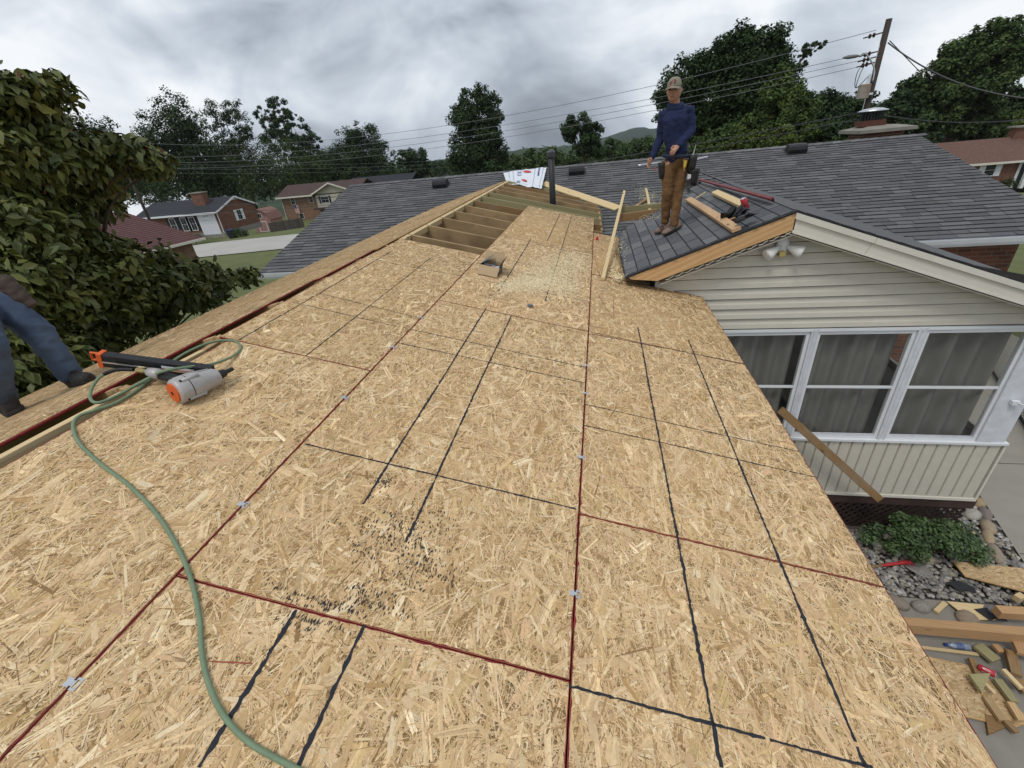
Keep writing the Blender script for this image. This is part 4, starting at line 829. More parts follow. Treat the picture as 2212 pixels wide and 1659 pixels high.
pts = spline([dk(a, b_, h) for a, b_, h in hp], 8); b = MB(); b.tube(pts[10:], .0068, 10); b.obj('hose', mat('green_rubber', (.17, .235, .145), .6, .12, 30, bump=.1), hose, smooth=True)
b = MB(); b.tube(pts[2:22], .0092, 10); b.obj('bend_guard', m_black, hose, smooth=True)

# brace board leaning off the deck edge
tag(lumber('brace_board', at(1684, 884, 4.72), at(1898, 1077, 4.72), .089, .038, Vector((.1, -1, .25)), woodmat('brown_brace', (.33, .205, .095), (.20, .115, .048), weather=(.27, .20, .13)), None), 'brown two by four brace slanting down below the deck edge in front of the porch', 'board')

# ================================================================== people
def blob(name, pieces, voxel, m, parent, smooth=6, wr=0.0, wscale=14, col=None):
    b = MB()
    for p in pieces:
        pts, rs = p[0], p[1]; fl = p[2] if len(p) > 2 else 1.0
        pts = [Vector(q) for q in pts]
        if len(pts) == 1:                # a sphere (or ellipsoid with three radii)
            r3 = rs if isinstance(rs, (tuple, list)) else (rs, rs, rs)
            b.loft([[pts[0]+Vector((math.cos(a)*math.sin(ph)*r3[0], math.sin(a)*math.sin(ph)*r3[1], -math.cos(ph)*r3[2])) for a in [k/14*2*math.pi for k in range(14)]] for ph in [.12+i*(math.pi-.24)/9 for i in range(10)]])
        else:
            rr = list(rs); d0 = (pts[0]-pts[1]).normalized(); d1 = (pts[-1]-pts[-2]).normalized()
            P2 = [pts[0]+d0*rr[0]*.9, pts[0]+d0*rr[0]*.6] + pts + [pts[-1]+d1*rr[-1]*.6, pts[-1]+d1*rr[-1]*.9]; R2 = [rr[0]*.4, rr[0]*.8] + rr + [rr[-1]*.8, rr[-1]*.4]
            b.tube(P2, R2, 14, flat=fl)
    o = bpy.data.objects.new(name, b.mesh(name)); C.objects.link(o); r = o.modifiers.new('r', 'REMESH'); r.mode = 'VOXEL'; r.voxel_size = voxel
    s = o.modifiers.new('s', 'SMOOTH'); s.iterations = smooth; s.factor = .5
    me = bpy.data.meshes.new_from_object(o.evaluated_get(bpy.context.evaluated_depsgraph_get())); bpy.data.objects.remove(o)
    if wr:
        me.update()
        nv = [q.normal.copy() for q in me.vertices]
        for q, nn in zip(me.vertices, nv):
            k = mnoise.noise(Vector((q.co.x*wscale, q.co.y*wscale, q.co.z*wscale*1.7))) + .6*mnoise.noise(Vector((q.co.x*wscale*2.1, q.co.y*wscale*2.1, q.co.z*wscale*3.6+5)))
            q.co += nn*wr*k
    me.polygons.foreach_set('use_smooth', [True]*len(me.polygons)); return link(name, me, m, parent)
m_skin = mat('skin', (.38, .205, .135), .55, .1, 25); m_shirt = mat('navy_shirt', (.013, .020, .062), .9, .3, 22, bump=.15, bscale=60); m_pant = mat('brown_canvas', (.145, .078, .033), .9, .3, 16, bump=.25, bscale=120)
m_shoe = mat('tan_suede', (.21, .145, .115), .85, .2, 30); m_hair = mat('black_hair', (.012, .010, .010), .6, .3, 60)
m_leather = mat('black_leather_pouch', (.022, .020, .018), .6, .4, 16, bump=.3)
WY = 5.9
def wj(px, py, dy=0.0): return at(px, py, WY+dy)
wb = wj(1443, 494); worker = empty('person', wb, 'worker in navy hooded shirt, tan cap and brown trousers standing on the porch roof', 'person')
J = dict(neck=wj(1459, 228), chest=wj(1460, 256), belly=wj(1458, 295), pelvis=wj(1461, 338), shR=wj(1434, 247, .02), elR=wj(1427, 297, .06), wrR=wj(1409, 340, -.02), haR=wj(1402, 354, -.04),
         shL=wj(1490, 239, .06), elL=wj(1493, 283, .02), wrL=wj(1466, 314, -.14), haL=wj(1455, 326, -.17), hipR=wj(1446, 354), hipL=wj(1473, 353, .03), knR=wj(1441, 420, -.02), knL=wj(1465, 416, .0), anR=wj(1437, 471, .05), anL=wj(1457, 477, -.05))
hc = wj(1457, 192, -.02); U = Vector((0, 0, 1)); cdir = (O-hc).normalized(); fd = Vector((cdir.x-.25, cdir.y, 0)).normalized(); sd_ = Vector((-fd.y, fd.x, 0))   # facing, and the person's left... seen on the picture's right
def hp_(f, s, u): return hc + fd*f + sd_*s + U*u
def hand(wr, dirv, palm, side, curl=.6, ln=.085):
    """palm and five fingers; dirv along the hand, palm the way the fingers close, side towards the thumb"""
    d = dirv.normalized(); p = (palm - d*palm.dot(d)).normalized(); s = d.cross(p).normalized()
    if s.dot(side) < 0: s = -s
    out_ = [([wr, wr+d*.035, wr+d*.07], [.020, .027, .026], .62)]
    for i, (o_, l) in enumerate(((.024, .062), (.009, .07), (-.007, .066), (-.022, .05))):
        k0 = wr+d*.07+s*o_; k1 = k0+(d*math.cos(curl*.5)+p*math.sin(curl*.5))*l*.45; k2 = k1+(d*math.cos(curl*1.3)+p*math.sin(curl*1.3))*l*.32; k3 = k2+(d*math.cos(curl*2)+p*math.sin(curl*2))*l*.23
        out_.append(([k0, k1, k2, k3], [.0085, .008, .0075, .0065]))
    t0 = wr+d*.02+s*.02; out_.append(([t0, t0+(d*.6+s*.7).normalized()*.032, t0+(d*.9+s*.45+p*.3).normalized()*.058], [.011, .0095, .008])); return out_
body = [([hc-U*.02], (.074, .086, .104)), ([hp_(.02, 0, -.075)], (.05, .055, .045)), ([hp_(.0, 0, -.05), J['neck'], J['chest']], [.05, .05, .06]), ([J['chest'], J['belly'], J['pelvis']], [.12, .11, .11], .7),
    ([J['chest'], J['shR'], J['elR'], J['wrR']], [.05, .048, .036, .024]), ([J['chest'], J['shL'], J['elL'], J['wrL']], [.05, .048, .036, .024]),
    ([J['pelvis'], J['hipR'], J['knR'], J['anR']], [.08, .078, .05, .034]), ([J['pelvis'], J['hipL'], J['knL'], J['anL']], [.08, .078, .05, .034]),
    ([hp_(.084, 0, .0), hp_(.102, 0, -.03)], [.010, .014]), ([hp_(.074, 0, .012)], (.045, .04, .012)), ([hp_(.08, 0, -.064)], (.024, .022, .008)), ([hp_(-.005, .072, -.02)], (.012, .014, .026)), ([hp_(-.005, -.072, -.02)], (.012, .014, .026))]
body += hand(J['wrR'], J['haR']-J['wrR'], Vector((.3, -.6, -.3)), fd, .5) + hand(J['wrL'], J['haL']-J['wrL'], Vector((-.2, .6, -.7)), U, .9)
blob('body', body, .0058, m_skin, worker, smooth=4)
for s in (-1, 1):
    b = MB(); p = hp_(.0785, s*.029, -.006)
    b.loft([[p+sd_*math.cos(a)*r*1.5+U*math.sin(a)*r*.8+fd*d_ for a in [k/10*2*math.pi for k in range(10)]] for r, d_ in ((.010, 0), (.008, .004), (.003, .006))]); b.obj('eye', m_hair, worker)
    b = MB(); b.tube([hp_(.088, s*.014, .009), hp_(.086, s*.03, .013), hp_(.072, s*.047, .008)], [.004, .005, .003], 6); b.obj('eyebrow', m_hair, worker)
b = MB(); b.tube([hp_(.080, -.024, -.068), hp_(.091, 0, -.066), hp_(.080, .024, -.068)], [.003, .0045, .003], 6); b.obj('mouth', mat('lips', (.16, .06, .05), .5), worker)
blob('hair', [([hp_(-.018, 0, .01)], (.074, .074, .075)), ([hp_(-.03, .055, -.015)], (.03, .03, .035)), ([hp_(-.03, -.055, -.015)], (.03, .03, .035))], .008, m_hair, worker, 3)
# cap: crown, brim, patch
m_cap = mat('tan_cap', (.22, .205, .155), .85, .08, 30); m_capd = mat('dark_mesh_cap', (.03, .032, .03), .85, .2, 60); m_capr = mat('cap_patch', (.16, .055, .045), .8, .2, 40)
b = MB(); rr = []
for i in range(9):
    ph = i/8*math.pi/2*.97; rr.append([hc + U*(.012+.098*math.sin(ph)) + (fd*math.cos(a)*.093 + sd_*math.sin(a)*.080)*math.cos(ph)**.75 for a in [k/28*2*math.pi for k in range(28)]])
b.loft(rr)
for i, q in enumerate(b.f):
    cc = sum((Vector(b.v[j]) for j in q), Vector())/len(q); b.m[i] = 0 if (cc-hc).dot(fd) > .015 else 1
b.obj('cap', [m_cap, m_capd], worker, smooth=True)
b = MB(); rows = []
for i in range(7):
    s = (i/6-.5)*2; e0 = hc + U*.018 + fd*.093*math.sqrt(max(1-(s*.95)**2, .05)) + sd_*s*.076; e1 = hc + U*(.006-.014*s*s) + fd*(.165-.05*s*s) + sd_*s*.078; rows.append([e0, e1, e1-U*.006, e0-U*.006])
b.loft(rows); b.obj('cap_brim', m_cap, worker, smooth=True)
b = MB(); b.add([hc + U*(.055+y) + sd_*x + fd*(.0905-.9*((.03+y)**2)*6-x*x*2.4) for x, y in ((-.036, -.012), (-.034, .004), (-.018, .012), (.0, .026), (.018, .028), (.03, .016), (.036, .002), (.026, -.004), (.024, -.018), (.012, -.014), (.0, -.004), (-.014, -.008), (-.018, -.02), (-.028, -.02))], [tuple(range(14))]); b.obj('cap_patch', m_capr, worker)
# shirt with rolled collar and hood
sh = [([J['neck']-U*.01, (J['neck']+J['chest'])/2, J['chest'], J['belly'], J['pelvis']+U*.07, J['pelvis']+U*.035], [.065, .135, .170, .150, .138, .138], .72), ([J['chest']+U*.06, J['shR'], J['elR'], J['wrR']+(J['elR']-J['wrR'])*.06], [.07, .066, .054, .037]), ([J['chest']+U*.06, J['shL'], J['elL'], J['wrL']+(J['elL']-J['wrL'])*.06], [.07, .066, .054, .037])]
blob('shirt', sh, .0085, m_shirt, worker, smooth=8, wr=.006, wscale=11)
cr_ = J['neck']+U*.005; ringp = [cr_ + (fd*math.cos(a)*.068 + sd_*math.sin(a)*.070) + U*(.012*math.cos(a+2.6)) for a in [k/16*2*math.pi for k in range(17)]]
blob('hood', [(ringp, [.024]*17), ([cr_-fd*.07-U*.03], (.075, .06, .055)), ([q-U*.025 for q in ringp], [.026]*17)], .008, mat('navy_hood', (.016, .026, .072), .85, .25, 40), worker, 3, wr=.004, wscale=26)
pt_ = [([J['pelvis']+U*.04, J['pelvis']-U*.05], [.118, .112], .78), ([J['pelvis']-U*.03, J['hipR'], (J['hipR']+J['knR'])/2, J['knR'], (J['knR']+J['anR'])/2, J['anR'], J['anR']+(J['anR']-J['knR']).normalized()*.03], [.08, .084, .073, .060, .055, .050, .052]), ([J['pelvis']-U*.03, J['hipL'], (J['hipL']+J['knL'])/2, J['knL'], (J['knL']+J['anL'])/2, J['anL'], J['anL']+(J['anL']-J['knL']).normalized()*.03], [.08, .084, .073, .060, .055, .050, .052])]
blob('trousers', pt_, .0085, m_pant, worker, smooth=4, wr=.0075, wscale=10)
def shoe(ank, toe, parent, up, m, msole, ln=.25, stripes=True):
    d = (toe-ank); d = (d-up*d.dot(up)).normalized(); s = up.cross(d); base = ank - up*((ank-toe).dot(up))
    heel = base - d*.06; prof = [(0, .028, .075), (.03, .036, .082), (.08, .037, .085), (.12, .040, .065), (.17, .045, .048), (.215, .042, .040), (.245, .026, .03)]
    b = MB(); b.loft([[heel+d*x+s*math.cos(a)*w_+up*(.018+max(math.sin(a), -.1)*h_) for a in [k/14*2*math.pi for k in range(14)]] for x, w_, h_ in prof]); o = b.obj('shoe', m, parent, smooth=True)
    b = MB(); b.loft([[heel+d*(x-.004)+s*q*w_*1.08+up*z for q, z in ((-1, .0), (1, 0), (1, .022), (-1, .022))] for x, w_, h_ in prof]); b.obj('sole', msole, o, bevel=.004)
    if stripes:
        for k in range(3):
            for q in (-1, 1): b = MB(); x = .085+k*.022; b.tube([heel+d*x+s*q*.041+up*.024, heel+d*(x+.02)+s*q*.030+up*.078], .004, 5); b.obj('stripe', m_black, o)
    b = MB()
    for k in range(5): x = .085+k*.02; z = .10-k*.011; b.tube([heel+d*x-s*.018+up*z, heel+d*(x+.012)+up*(z+.004), heel+d*x+s*.018+up*z], .005, 5)
    b.obj('laces', m_black, o)
pnU = Vector((PN.x, PN.y, PN.z))
shoe(J['anR'], prp(1423, 503, .012), worker, pnU, m_shoe, mat('dark_sole', (.03, .028, .026), .8)); shoe(J['anL'], prp(1437, 507, .012), worker, pnU, m_shoe, MATS['dark_sole'])
blob('socks', [([J['anR'], J['anR']+(J['anR']-J['knR']).normalized()*.06], [.042, .042]), ([J['anL'], J['anL']+(J['anL']-J['knL']).normalized()*.06], [.042, .042])], .008, mat('grey_sock', (.25, .24, .25), .9), worker, 3)
# tool belt and pouches
bc_ = J['pelvis']+U*.005; b = MB(); b.tube([bc_+(Vector((1, 0, 0))*math.cos(a)*.146+Vector((0, 1, 0))*math.sin(a)*.125)-U*.012*math.cos(a) for a in [k/24*2*math.pi for k in range(25)]], .022, 8, flat=.35); b.obj('belt', mat('belt_blue', (.03, .035, .07), .7, .2, 20), worker, smooth=True)
for cc, sc_, nm in ((wj(1494, 352, -.02), .95, 'pouch'), (wj(1500, 380, -.07), .85, 'pouch'), (wj(1431, 366, .0), .85, 'pouch')):
    ou = (cc-J['pelvis']); ou.z = 0; ou.normalize(); si = Vector((-ou.y, ou.x, 0)); b = MB()
    b.loft([[cc+U*z*sc_+si*math.copysign(abs(math.cos(a))**.6, math.cos(a))*w_*sc_+ou*(math.copysign(abs(math.sin(a))**.6, math.sin(a))*d_+o_)*sc_ for a in [k/20*2*math.pi for k in range(20)]] for z, w_, d_, o_ in ((-.12, .040, .022, .0), (-.115, .062, .034, .0), (-.04, .072, .045, .004), (.05, .070, .048, .010), (.085, .074, .052, .014), (.08, .066, .044, .014), (.02, .060, .036, .008))]); b.obj(nm, m_leather, worker, smooth=True)
    b = MB(); b.tube([cc+U*.11*sc_-ou*.04*sc_+si*.06*sc_, cc+U*.13*sc_-ou*.045*sc_, cc+U*.11*sc_-ou*.04*sc_-si*.06*sc_], .012, 6); b.obj('pouch_strap', m_leather, worker)
b = MB(); c = wj(1500, 372, -.11); b.loft([[c+Vector((math.cos(a)*.05, math.sin(a)*.04, z)) for a in [k/16*2*math.pi for k in range(16)]] for z in (0, .02)], cap=False); b.obj('pouch_rim', m_leather, worker)
b = MB(); c = wj(1481, 357, -.12); b.tube([c+Vector((.0, 0, .05)), c+Vector((-.01, 0, -.02))], [.016, .014], 8); b.obj('yellow_handle', mat('yellow_tool', (.55, .40, .06), .5), worker)
b = MB(); c = wj(1497, 336, -.04); b.tube([c, c+Vector((.02, 0, .11))], [.012, .004], 6, flat=.4); b.obj('tool_blade', m_steel, worker)
b = MB(); c = wj(1417, 372, -.06); b.tube([c, c+Vector((-.01, 0, .05))], .004, 6); b.obj('red_pencil', m_wred, worker)
b = MB(); c = J['hipL']; b.tube([wj(1477, 345, -.08), wj(1478, 372, -.04), wj(1479, 398, 0.03)], .009, 6); b.tube([wj(1466, 398, .02), wj(1482, 398, .03)], .014, 6); b.obj('hammer', m_cedar, worker)

# man in jeans at the left edge
NLv = Vector((NL.x, NL.y, NL.z))
def lsp(px, py, h=0.0): return onplane(px, py, LS(0, 0, h), NLv)
t1, t2 = lsp(184, 826, .004), lsp(30, 878, .004); YJ = t1.y
j2 = empty('person', t1, 'man in faded blue jeans and black work boots stepping along the left roof slope', 'person')
h1_ = at(-34, 632, YJ+.12); h2_ = at(-70, 636, YJ+.05); k1 = at(82, 716, YJ+.06); an1 = at(148, 806, YJ+.02); k2 = at(-22, 752, YJ-.25); an2 = lsp(2, 862, .10)
mj = mat('blue_denim', (.026, .042, .078), .9, .35, 5, col2=(.075, .105, .155), bump=.25, bscale=160); pel = (h1_+h2_)/2+Vector((0, 0, .05)); up_ = Vector((-.25, .05, 1)).normalized()
cst = pel+up_*.42; hd2 = cst+up_*.33+Vector((0, .03, 0))
bd = [([hd2], (.075, .085, .11)), ([hd2-up_*.06, cst+up_*.16, cst], [.052, .055, .06]), ([cst, pel], [.125, .115], .75), ([pel, h1_, k1, an1], [.085, .08, .052, .036]), ([pel, h2_, k2, an2], [.085, .08, .052, .036]),
    ([cst+up_*.12, cst+Vector((-.05, -.19, .10)), cst+Vector((-.22, -.26, -.10)), cst+Vector((-.34, -.20, -.30))], [.05, .048, .038, .026]), ([cst+up_*.12, cst+Vector((-.02, .19, .10)), cst+Vector((-.20, .27, -.12)), cst+Vector((-.32, .22, -.30))], [.05, .048, .038, .026])]
bd += hand(cst+Vector((-.34, -.20, -.30)), Vector((-.3, 0, -1)), Vector((0, 1, 0)), Vector((1, 0, 0)), .5) + hand(cst+Vector((-.32, .22, -.30)), Vector((-.3, 0, -1)), Vector((0, -1, 0)), Vector((1, 0, 0)), .5)
bd += [([hd2+Vector((.085, -.01, -.015))], (.02, .016, .026)), ([hd2+Vector((0, .08, -.01))], (.02, .012, .028)), ([hd2+Vector((0, -.08, -.01))], (.02, .012, .028))]
blob('body', bd, .0075, m_skin, j2, 4)
for s in (-1, 1): b = MB(); p = hd2+Vector((.073, s*.03, .015)); b.loft([[p+Vector((d_, math.cos(a)*r*1.4, math.sin(a)*r)) for a in [k/8*2*math.pi for k in range(8)]] for r, d_ in ((.010, 0), (.004, .005))]); b.obj('eye', m_hair, j2)
blob('hair', [([hd2+Vector((-.02, 0, .035))], (.078, .088, .085))], .01, m_hair, j2, 3)
blob('jeans', [([pel+up_*.06, pel], [.128, .13], .8), ([pel, h1_, (h1_+k1)/2, k1, (k1+an1)/2, an1], [.095, .094, .085, .074, .068, .064]), ([pel, h2_, (h2_+k2)/2, k2, (k2+an2)/2, an2], [.095, .094, .085, .074, .068, .064])], .010, mj, j2, 5, wr=.009, wscale=12)
blob('shirt', [([cst+up_*.15, cst+up_*.06, cst, pel+up_*.1, pel+up_*.02], [.07, .14, .148, .138, .142], .76), ([cst+up_*.1, cst+Vector((-.05, -.19, .10)), cst+Vector((-.14, -.23, -.01))], [.07, .068, .062]), ([cst+up_*.1, cst+Vector((-.02, .19, .10)), cst+Vector((-.11, .23, -.01))], [.07, .068, .062])], .011, mat('grey_shirt', (.12, .11, .10), .9, .2, 20), j2, 6, wr=.006)
blob('boot_shafts', [([an1+(k1-an1).normalized()*.03, an1-NLv*.05], [.056, .052]), ([an2+(k2-an2).normalized()*.03, an2-NLv*.05], [.056, .052])], .011, mat('black_boot', (.030, .029, .028), .7, .4, 24, bump=.2), j2, 3)
mbt = mat('black_boot', (.030, .029, .028), .7, .4, 24, bump=.2)
shoe(an1, t1, j2, NLv, mbt, MATS['dark_sole'], stripes=False); shoe(an2, t2, j2, NLv, mbt, MATS['dark_sole'], stripes=False)
cpo = at(26, 618, YJ+.02); blob('tool_pouch', [([cpo+Vector((-.14, 0, .06)), cpo+Vector((-.03, 0, .02)), cpo+Vector((.05, 0, -.10))], [.03, .052, .03], .6)], .011, mat('brown_leather', (.05, .034, .026), .7, .4, 18), j2, 4, wr=.008, wscale=18)

# ================================================================== yard on the right
edge_x = lambda y: 5.02 + (y-4.3)*.24
b = MB(); b.add([(1.0, -4, .012), (9.5, -4, .012), (9.5, 3.86, .012), (1.0, 3.86, .012)], [(0, 1, 2, 3)]); b.add([(1.0, 3.86, .012), (9.5, 3.86, .012), (9.5, 3.86, -.1), (1.0, 3.86, -.1)], [(0, 1, 2, 3)]); tag(b.obj('patio', m_conc, None), kind='structure')
b = MB(); b.add([(edge_x(3.87), 3.87, .012), (9.5, 3.87, .012), (9.5, 16, .012), (edge_x(16), 16, .012)], [(0, 1, 2, 3)]); tag(b.obj('walkway', mat('walk_concrete', (.30, .278, .238), .9, .10, 2.0, bump=.2, bscale=150, detail=9), None), kind='structure')
b = MB()
for y in (4.62, 6.4): b.box((edge_x(y)+.02, y, .0125), (9.4, y+.012, .0145))
tag(b.obj('walkway_joint', mat('joint', (.07, .065, .06), .9), None), kind='structure')
b = MB(); b.add([(.9, 3.87, -.01), (edge_x(3.87), 3.87, -.01), (edge_x(9), 9, -.01), (.9, 9, -.01)], [(0, 1, 2, 3)]); tag(b.obj('gravel_bed', mat('soil', (.07, .06, .05), .95, .4, 20), None), kind='structure')
bm = bmesh.new(); bmesh.ops.create_icosphere(bm, subdivisions=1, radius=1); bm.verts.ensure_lookup_table()
ICV = np.array([q.co[:] for q in bm.verts]); ICF = np.array([[q.index for q in ff.verts] for ff in bm.faces]); bm.free()
bm = bmesh.new(); bmesh.ops.create_icosphere(bm, subdivisions=2, radius=1); bm.verts.ensure_lookup_table()
IC2V = np.array([q.co[:] for q in bm.verts]); IC2F = np.array([[q.index for q in ff.verts] for ff in bm.faces]); bm.free()
vv = []; ff = []; cc = []; k = 0
GC = np.array([(.33, .31, .28), (.26, .25, .24), (.40, .37, .32), (.22, .20, .18), (.36, .32, .25), (.30, .29, .29), (.48, .46, .43)])
while k < 3800:
    y = random.uniform(3.88, 7.2); x = random.uniform(2.3, 5.6)
    if x > edge_x(y)-.03 or (y > PYW-.1 and x < PX1+.02): continue
    s = random.uniform(.016, .036)*(1.25 if random.random() < .15 else 1); a = random.uniform(0, 6.28); sc_ = np.array([s*random.uniform(.9, 1.5), s*random.uniform(.7, 1.0), s*random.uniform(.45, .7)])
    p = ICV*sc_; p = np.stack([p[:, 0]*math.cos(a)-p[:, 1]*math.sin(a), p[:, 0]*math.sin(a)+p[:, 1]*math.cos(a), p[:, 2]], 1) + np.array([x, y, s*.3+random.random()*.02])
    vv.append(p); ff.append(ICF+k*len(ICV)); cc.append(np.repeat((GC[random.randrange(7)]*random.uniform(.6, 1.05))[None], len(ICF), 0)); k += 1
m_stone = mat('river_stone', (.95, .95, .95), .8, .2, 40, attr=True, bump=.2)
tag(link('gravel', npmesh('gravel', np.concatenate(vv), np.concatenate(ff), np.concatenate(cc), smooth=True), m_stone), 'mixed grey and tan river gravel around the shrub', 'gravel', kind='stuff')
def rock(c, r3, rot, col, label, group=None):
    v = IC2V*np.array(r3); v = v*(1+.16*np.array([mnoise.noise(Vector(q)*1.4+Vector((c[0]*9, c[1]*7, 0))) for q in IC2V])[:, None]); a = rot
    v = np.stack([v[:, 0]*math.cos(a)-v[:, 1]*math.sin(a), v[:, 0]*math.sin(a)+v[:, 1]*math.cos(a), v[:, 2]], 1)
    o = link('border_rock', npmesh('border_rock', v, IC2F, np.repeat(np.array([col]), len(IC2F), 0), smooth=True), m_stone, None, Matrix.Translation(c)); return tag(o, label, 'rock', group)
for i, (px, py, rx, ry, rot, col) in enumerate(((2100, 1060, .13, .08, 1.2, (.30, .25, .19)), (2113, 1085, .12, .08, 1.1, (.33, .25, .15)), (2100, 1110, .13, .10, .9, (.36, .34, .30)), (2128, 1110, .15, .07, 1.2, (.20, .17, .15)), (2135, 1138, .14, .08, 1.2, (.33, .26, .18)), (2134, 1160, .15, .06, 1.15, (.36, .28, .18)), (2150, 1195, .17, .07, 1.25, (.29, .24, .18)))):
    p = onz(px, py, .04); rock((p.x, p.y, .035), (rx, ry, .06), rot, col, ('rounded brown border rock nearest the porch corner', 'golden tan border rock second from the porch corner', 'pale lumpy border rock beside the shrub', 'dark brown border rock third along the walkway edge', 'tan oval border rock in the middle of the walkway edge', 'long narrow tan border rock along the walkway edge', 'longest flat brown border rock above the strand board offcut')[i], 'border rocks along the walkway')
for i, (px, py, rx, ry, rot, col, lab) in enumerate(((1935, 1300, .14, .09, -.5, (.24, .20, .16), 'brown rounded rock in the gravel near the deck edge'), (1990, 1310, .10, .08, .1, (.26, .24, .21), 'round speckled rock in the gravel left of the short pale offcut'), (2090, 1335, .12, .10, .4, (.28, .22, .16), 'tan border rock under the roofing scraps'), (2145, 1322, .13, .09, 0, (.19, .185, .18), 'flat dark grey rock right of the roofing scraps'), (1993, 1205, .14, .08, -.2, (.30, .25, .18), 'tan rock half hidden under the shrub above the shovel'))):
    p = onz(px, py, .03); rock((p.x, p.y, .03), (rx, ry, .055), rot, col, lab)
# shrub
def leafcloud(name, cpts, nl, sz, cols, m, parent, droop=0.0, spread=.16, fold=False, seed=3, asp=.55):
    """leaves as small faces gathered in clumps round the given points (centre, radius)"""
    r = np.random.default_rng(seed); P = []; cc = []
    cen = np.array([[*c_] for c_, _ in cpts]); rad = np.array([q for _, q in cpts]); k = r.choice(len(cpts), nl, p=(rad**2)/(rad**2).sum())
    g = r.normal(0, 1, (nl, 3)); g /= np.linalg.norm(g, axis=1, keepdims=True)+1e-9
    pos = cen[k] + g*rad[k][:, None]*np.clip(r.random((nl, 1))**.45, 0, 1)*np.array([1, 1, .8])
    nrm = g*.7 + np.array([0, 0, .75]) + r.normal(0, .55, (nl, 3)); nrm /= np.linalg.norm(nrm, axis=1, keepdims=True)
    d = r.normal(0, 1, (nl, 3)) + g*.8 + np.array([0, 0, -droop]); d -= nrm*(d*nrm).sum(1, keepdims=True); d /= np.linalg.norm(d, axis=1, keepdims=True)+1e-9
    s = np.cross(nrm, d); L = sz*r.uniform(.5, 1.35, (nl, 1)); W = L*asp*r.uniform(.75, 1.15, (nl, 1))
    cl = np.array(cols); base = cl[r.integers(0, len(cl), len(cpts))][k]*.55 + cl[r.integers(0, len(cl), nl)]*.45; col = base*r.uniform(.72, 1.25, (nl, 1))
    if not fold:
        v = np.stack([pos-d*L*.5, pos+s*W*.5-d*L*.05, pos+d*L*.5, pos-s*W*.5-d*L*.05], 1).reshape(-1, 3); f = np.arange(nl*4).reshape(-1, 4)
    else:
        b0 = pos-d*L*.5; t0 = pos+d*L*.5-nrm*L*.18; mid = pos-nrm*W*.10; e1 = pos+s*W*.5-d*L*.1+nrm*W*.12; e2 = pos-s*W*.5-d*L*.1+nrm*W*.12; f1_ = pos+s*W*.33+d*L*.22; f2_ = pos-s*W*.33+d*L*.22
        v = np.stack([b0, e1, f1_, t0, mid, e2, f2_], 1).reshape(-1, 3); o = (np.arange(nl)*7)[:, None]
        f = np.concatenate([o+np.array([0, 1, 2, 4]), o+np.array([4, 2, 3, 4])[[0, 1, 2, 2]]], 0) if False else np.stack([o+np.array([0, 1, 2, 4]), o+np.array([0, 4, 6, 5])], 1).reshape(-1, 4)
        tip = np.stack([o+np.array([4, 2, 3, 6])], 1).reshape(-1, 4); f = np.concatenate([f.reshape(nl, 2, 4), tip.reshape(nl, 1, 4)], 1).reshape(-1, 4); col = np.repeat(col, 3, 0)
    return link(name, npmesh(name, v, f, col), m, parent)
sp = onz(1962, 1175, .0); sp = Vector((3.98, 4.52, 0)); shrub = empty('shrub', sp, 'dense low dark green shrub in the gravel beside the porch', 'shrub')
cl = []
for i in range(60): a = random.uniform(0, 6.28); q = random.random()**.5; cl.append(((sp.x+math.cos(a)*.62*q, sp.y+math.sin(a)*.30*q, .12+.36*math.sqrt(max(1-q*q, .02))*random.uniform(.6, 1.05)), random.uniform(.07, .14)))
leafcloud('foliage', cl, 7500, .042, [(.042, .075, .026), (.06, .10, .035), (.035, .06, .025), (.075, .12, .045)], m_leafn, shrub, fold=False, seed=5, asp=.7)
b = MB()
for i in range(14): a = i*.45; b.tube([(sp.x, sp.y, -.02), (sp.x+math.cos(a)*.15, sp.y+math.sin(a)*.1, .15), (sp.x+math.cos(a)*.45, sp.y+math.sin(a)*.24, .35)], [.014, .009, .004], 5)
b.obj('stem', m_bark, shrub)
# shovel
s0, s1 = onz(1880, 1225, .06), onz(1960, 1214, .07); sh_ = empty('shovel', onz(1930, 1220, 0), 'shovel with red socket and grey blade lying in the gravel', 'shovel')
b = MB(); b.tube([s0+(s0-s1)*1.2, s0, s0+(s1-s0)*.3], .016, 8); b.obj('handle', m_brownw, sh_, smooth=True)
b = MB(); b.tube([s0+(s1-s0)*.3, s0+(s1-s0)*.75, s1, s1+Vector((.06, -.01, -.02))], [.019, .02, .03, .035], 8, flat=.7); b.obj('socket', mat('red_paint', (.42, .03, .035), .6, .25, 20), sh_, smooth=True)
b = MB(); pts = []; c0 = s1+Vector((.02, 0, -.02)); dr = (onz(2003, 1243, .03)-c0); dl = dr.normalized(); pw = Vector((-dl.y, dl.x, 0)); rows = []
for i in range(7): t = i/6; w_ = (.10*(1-t**3)+.012); rows.append([c0+dl*(.26*t)+pw*w_*q+Vector((0, 0, .02*q*q-.005+.01*(1-t))) for q in (-1, -.5, 0, .5, 1)])
b.loft(rows, cap=False, close=False); o = b.obj('blade', mat('grey_blade', (.24, .22, .20), .5, .25, 12), sh_, smooth=True); o.modifiers.new('t', 'SOLIDIFY').thickness = .003
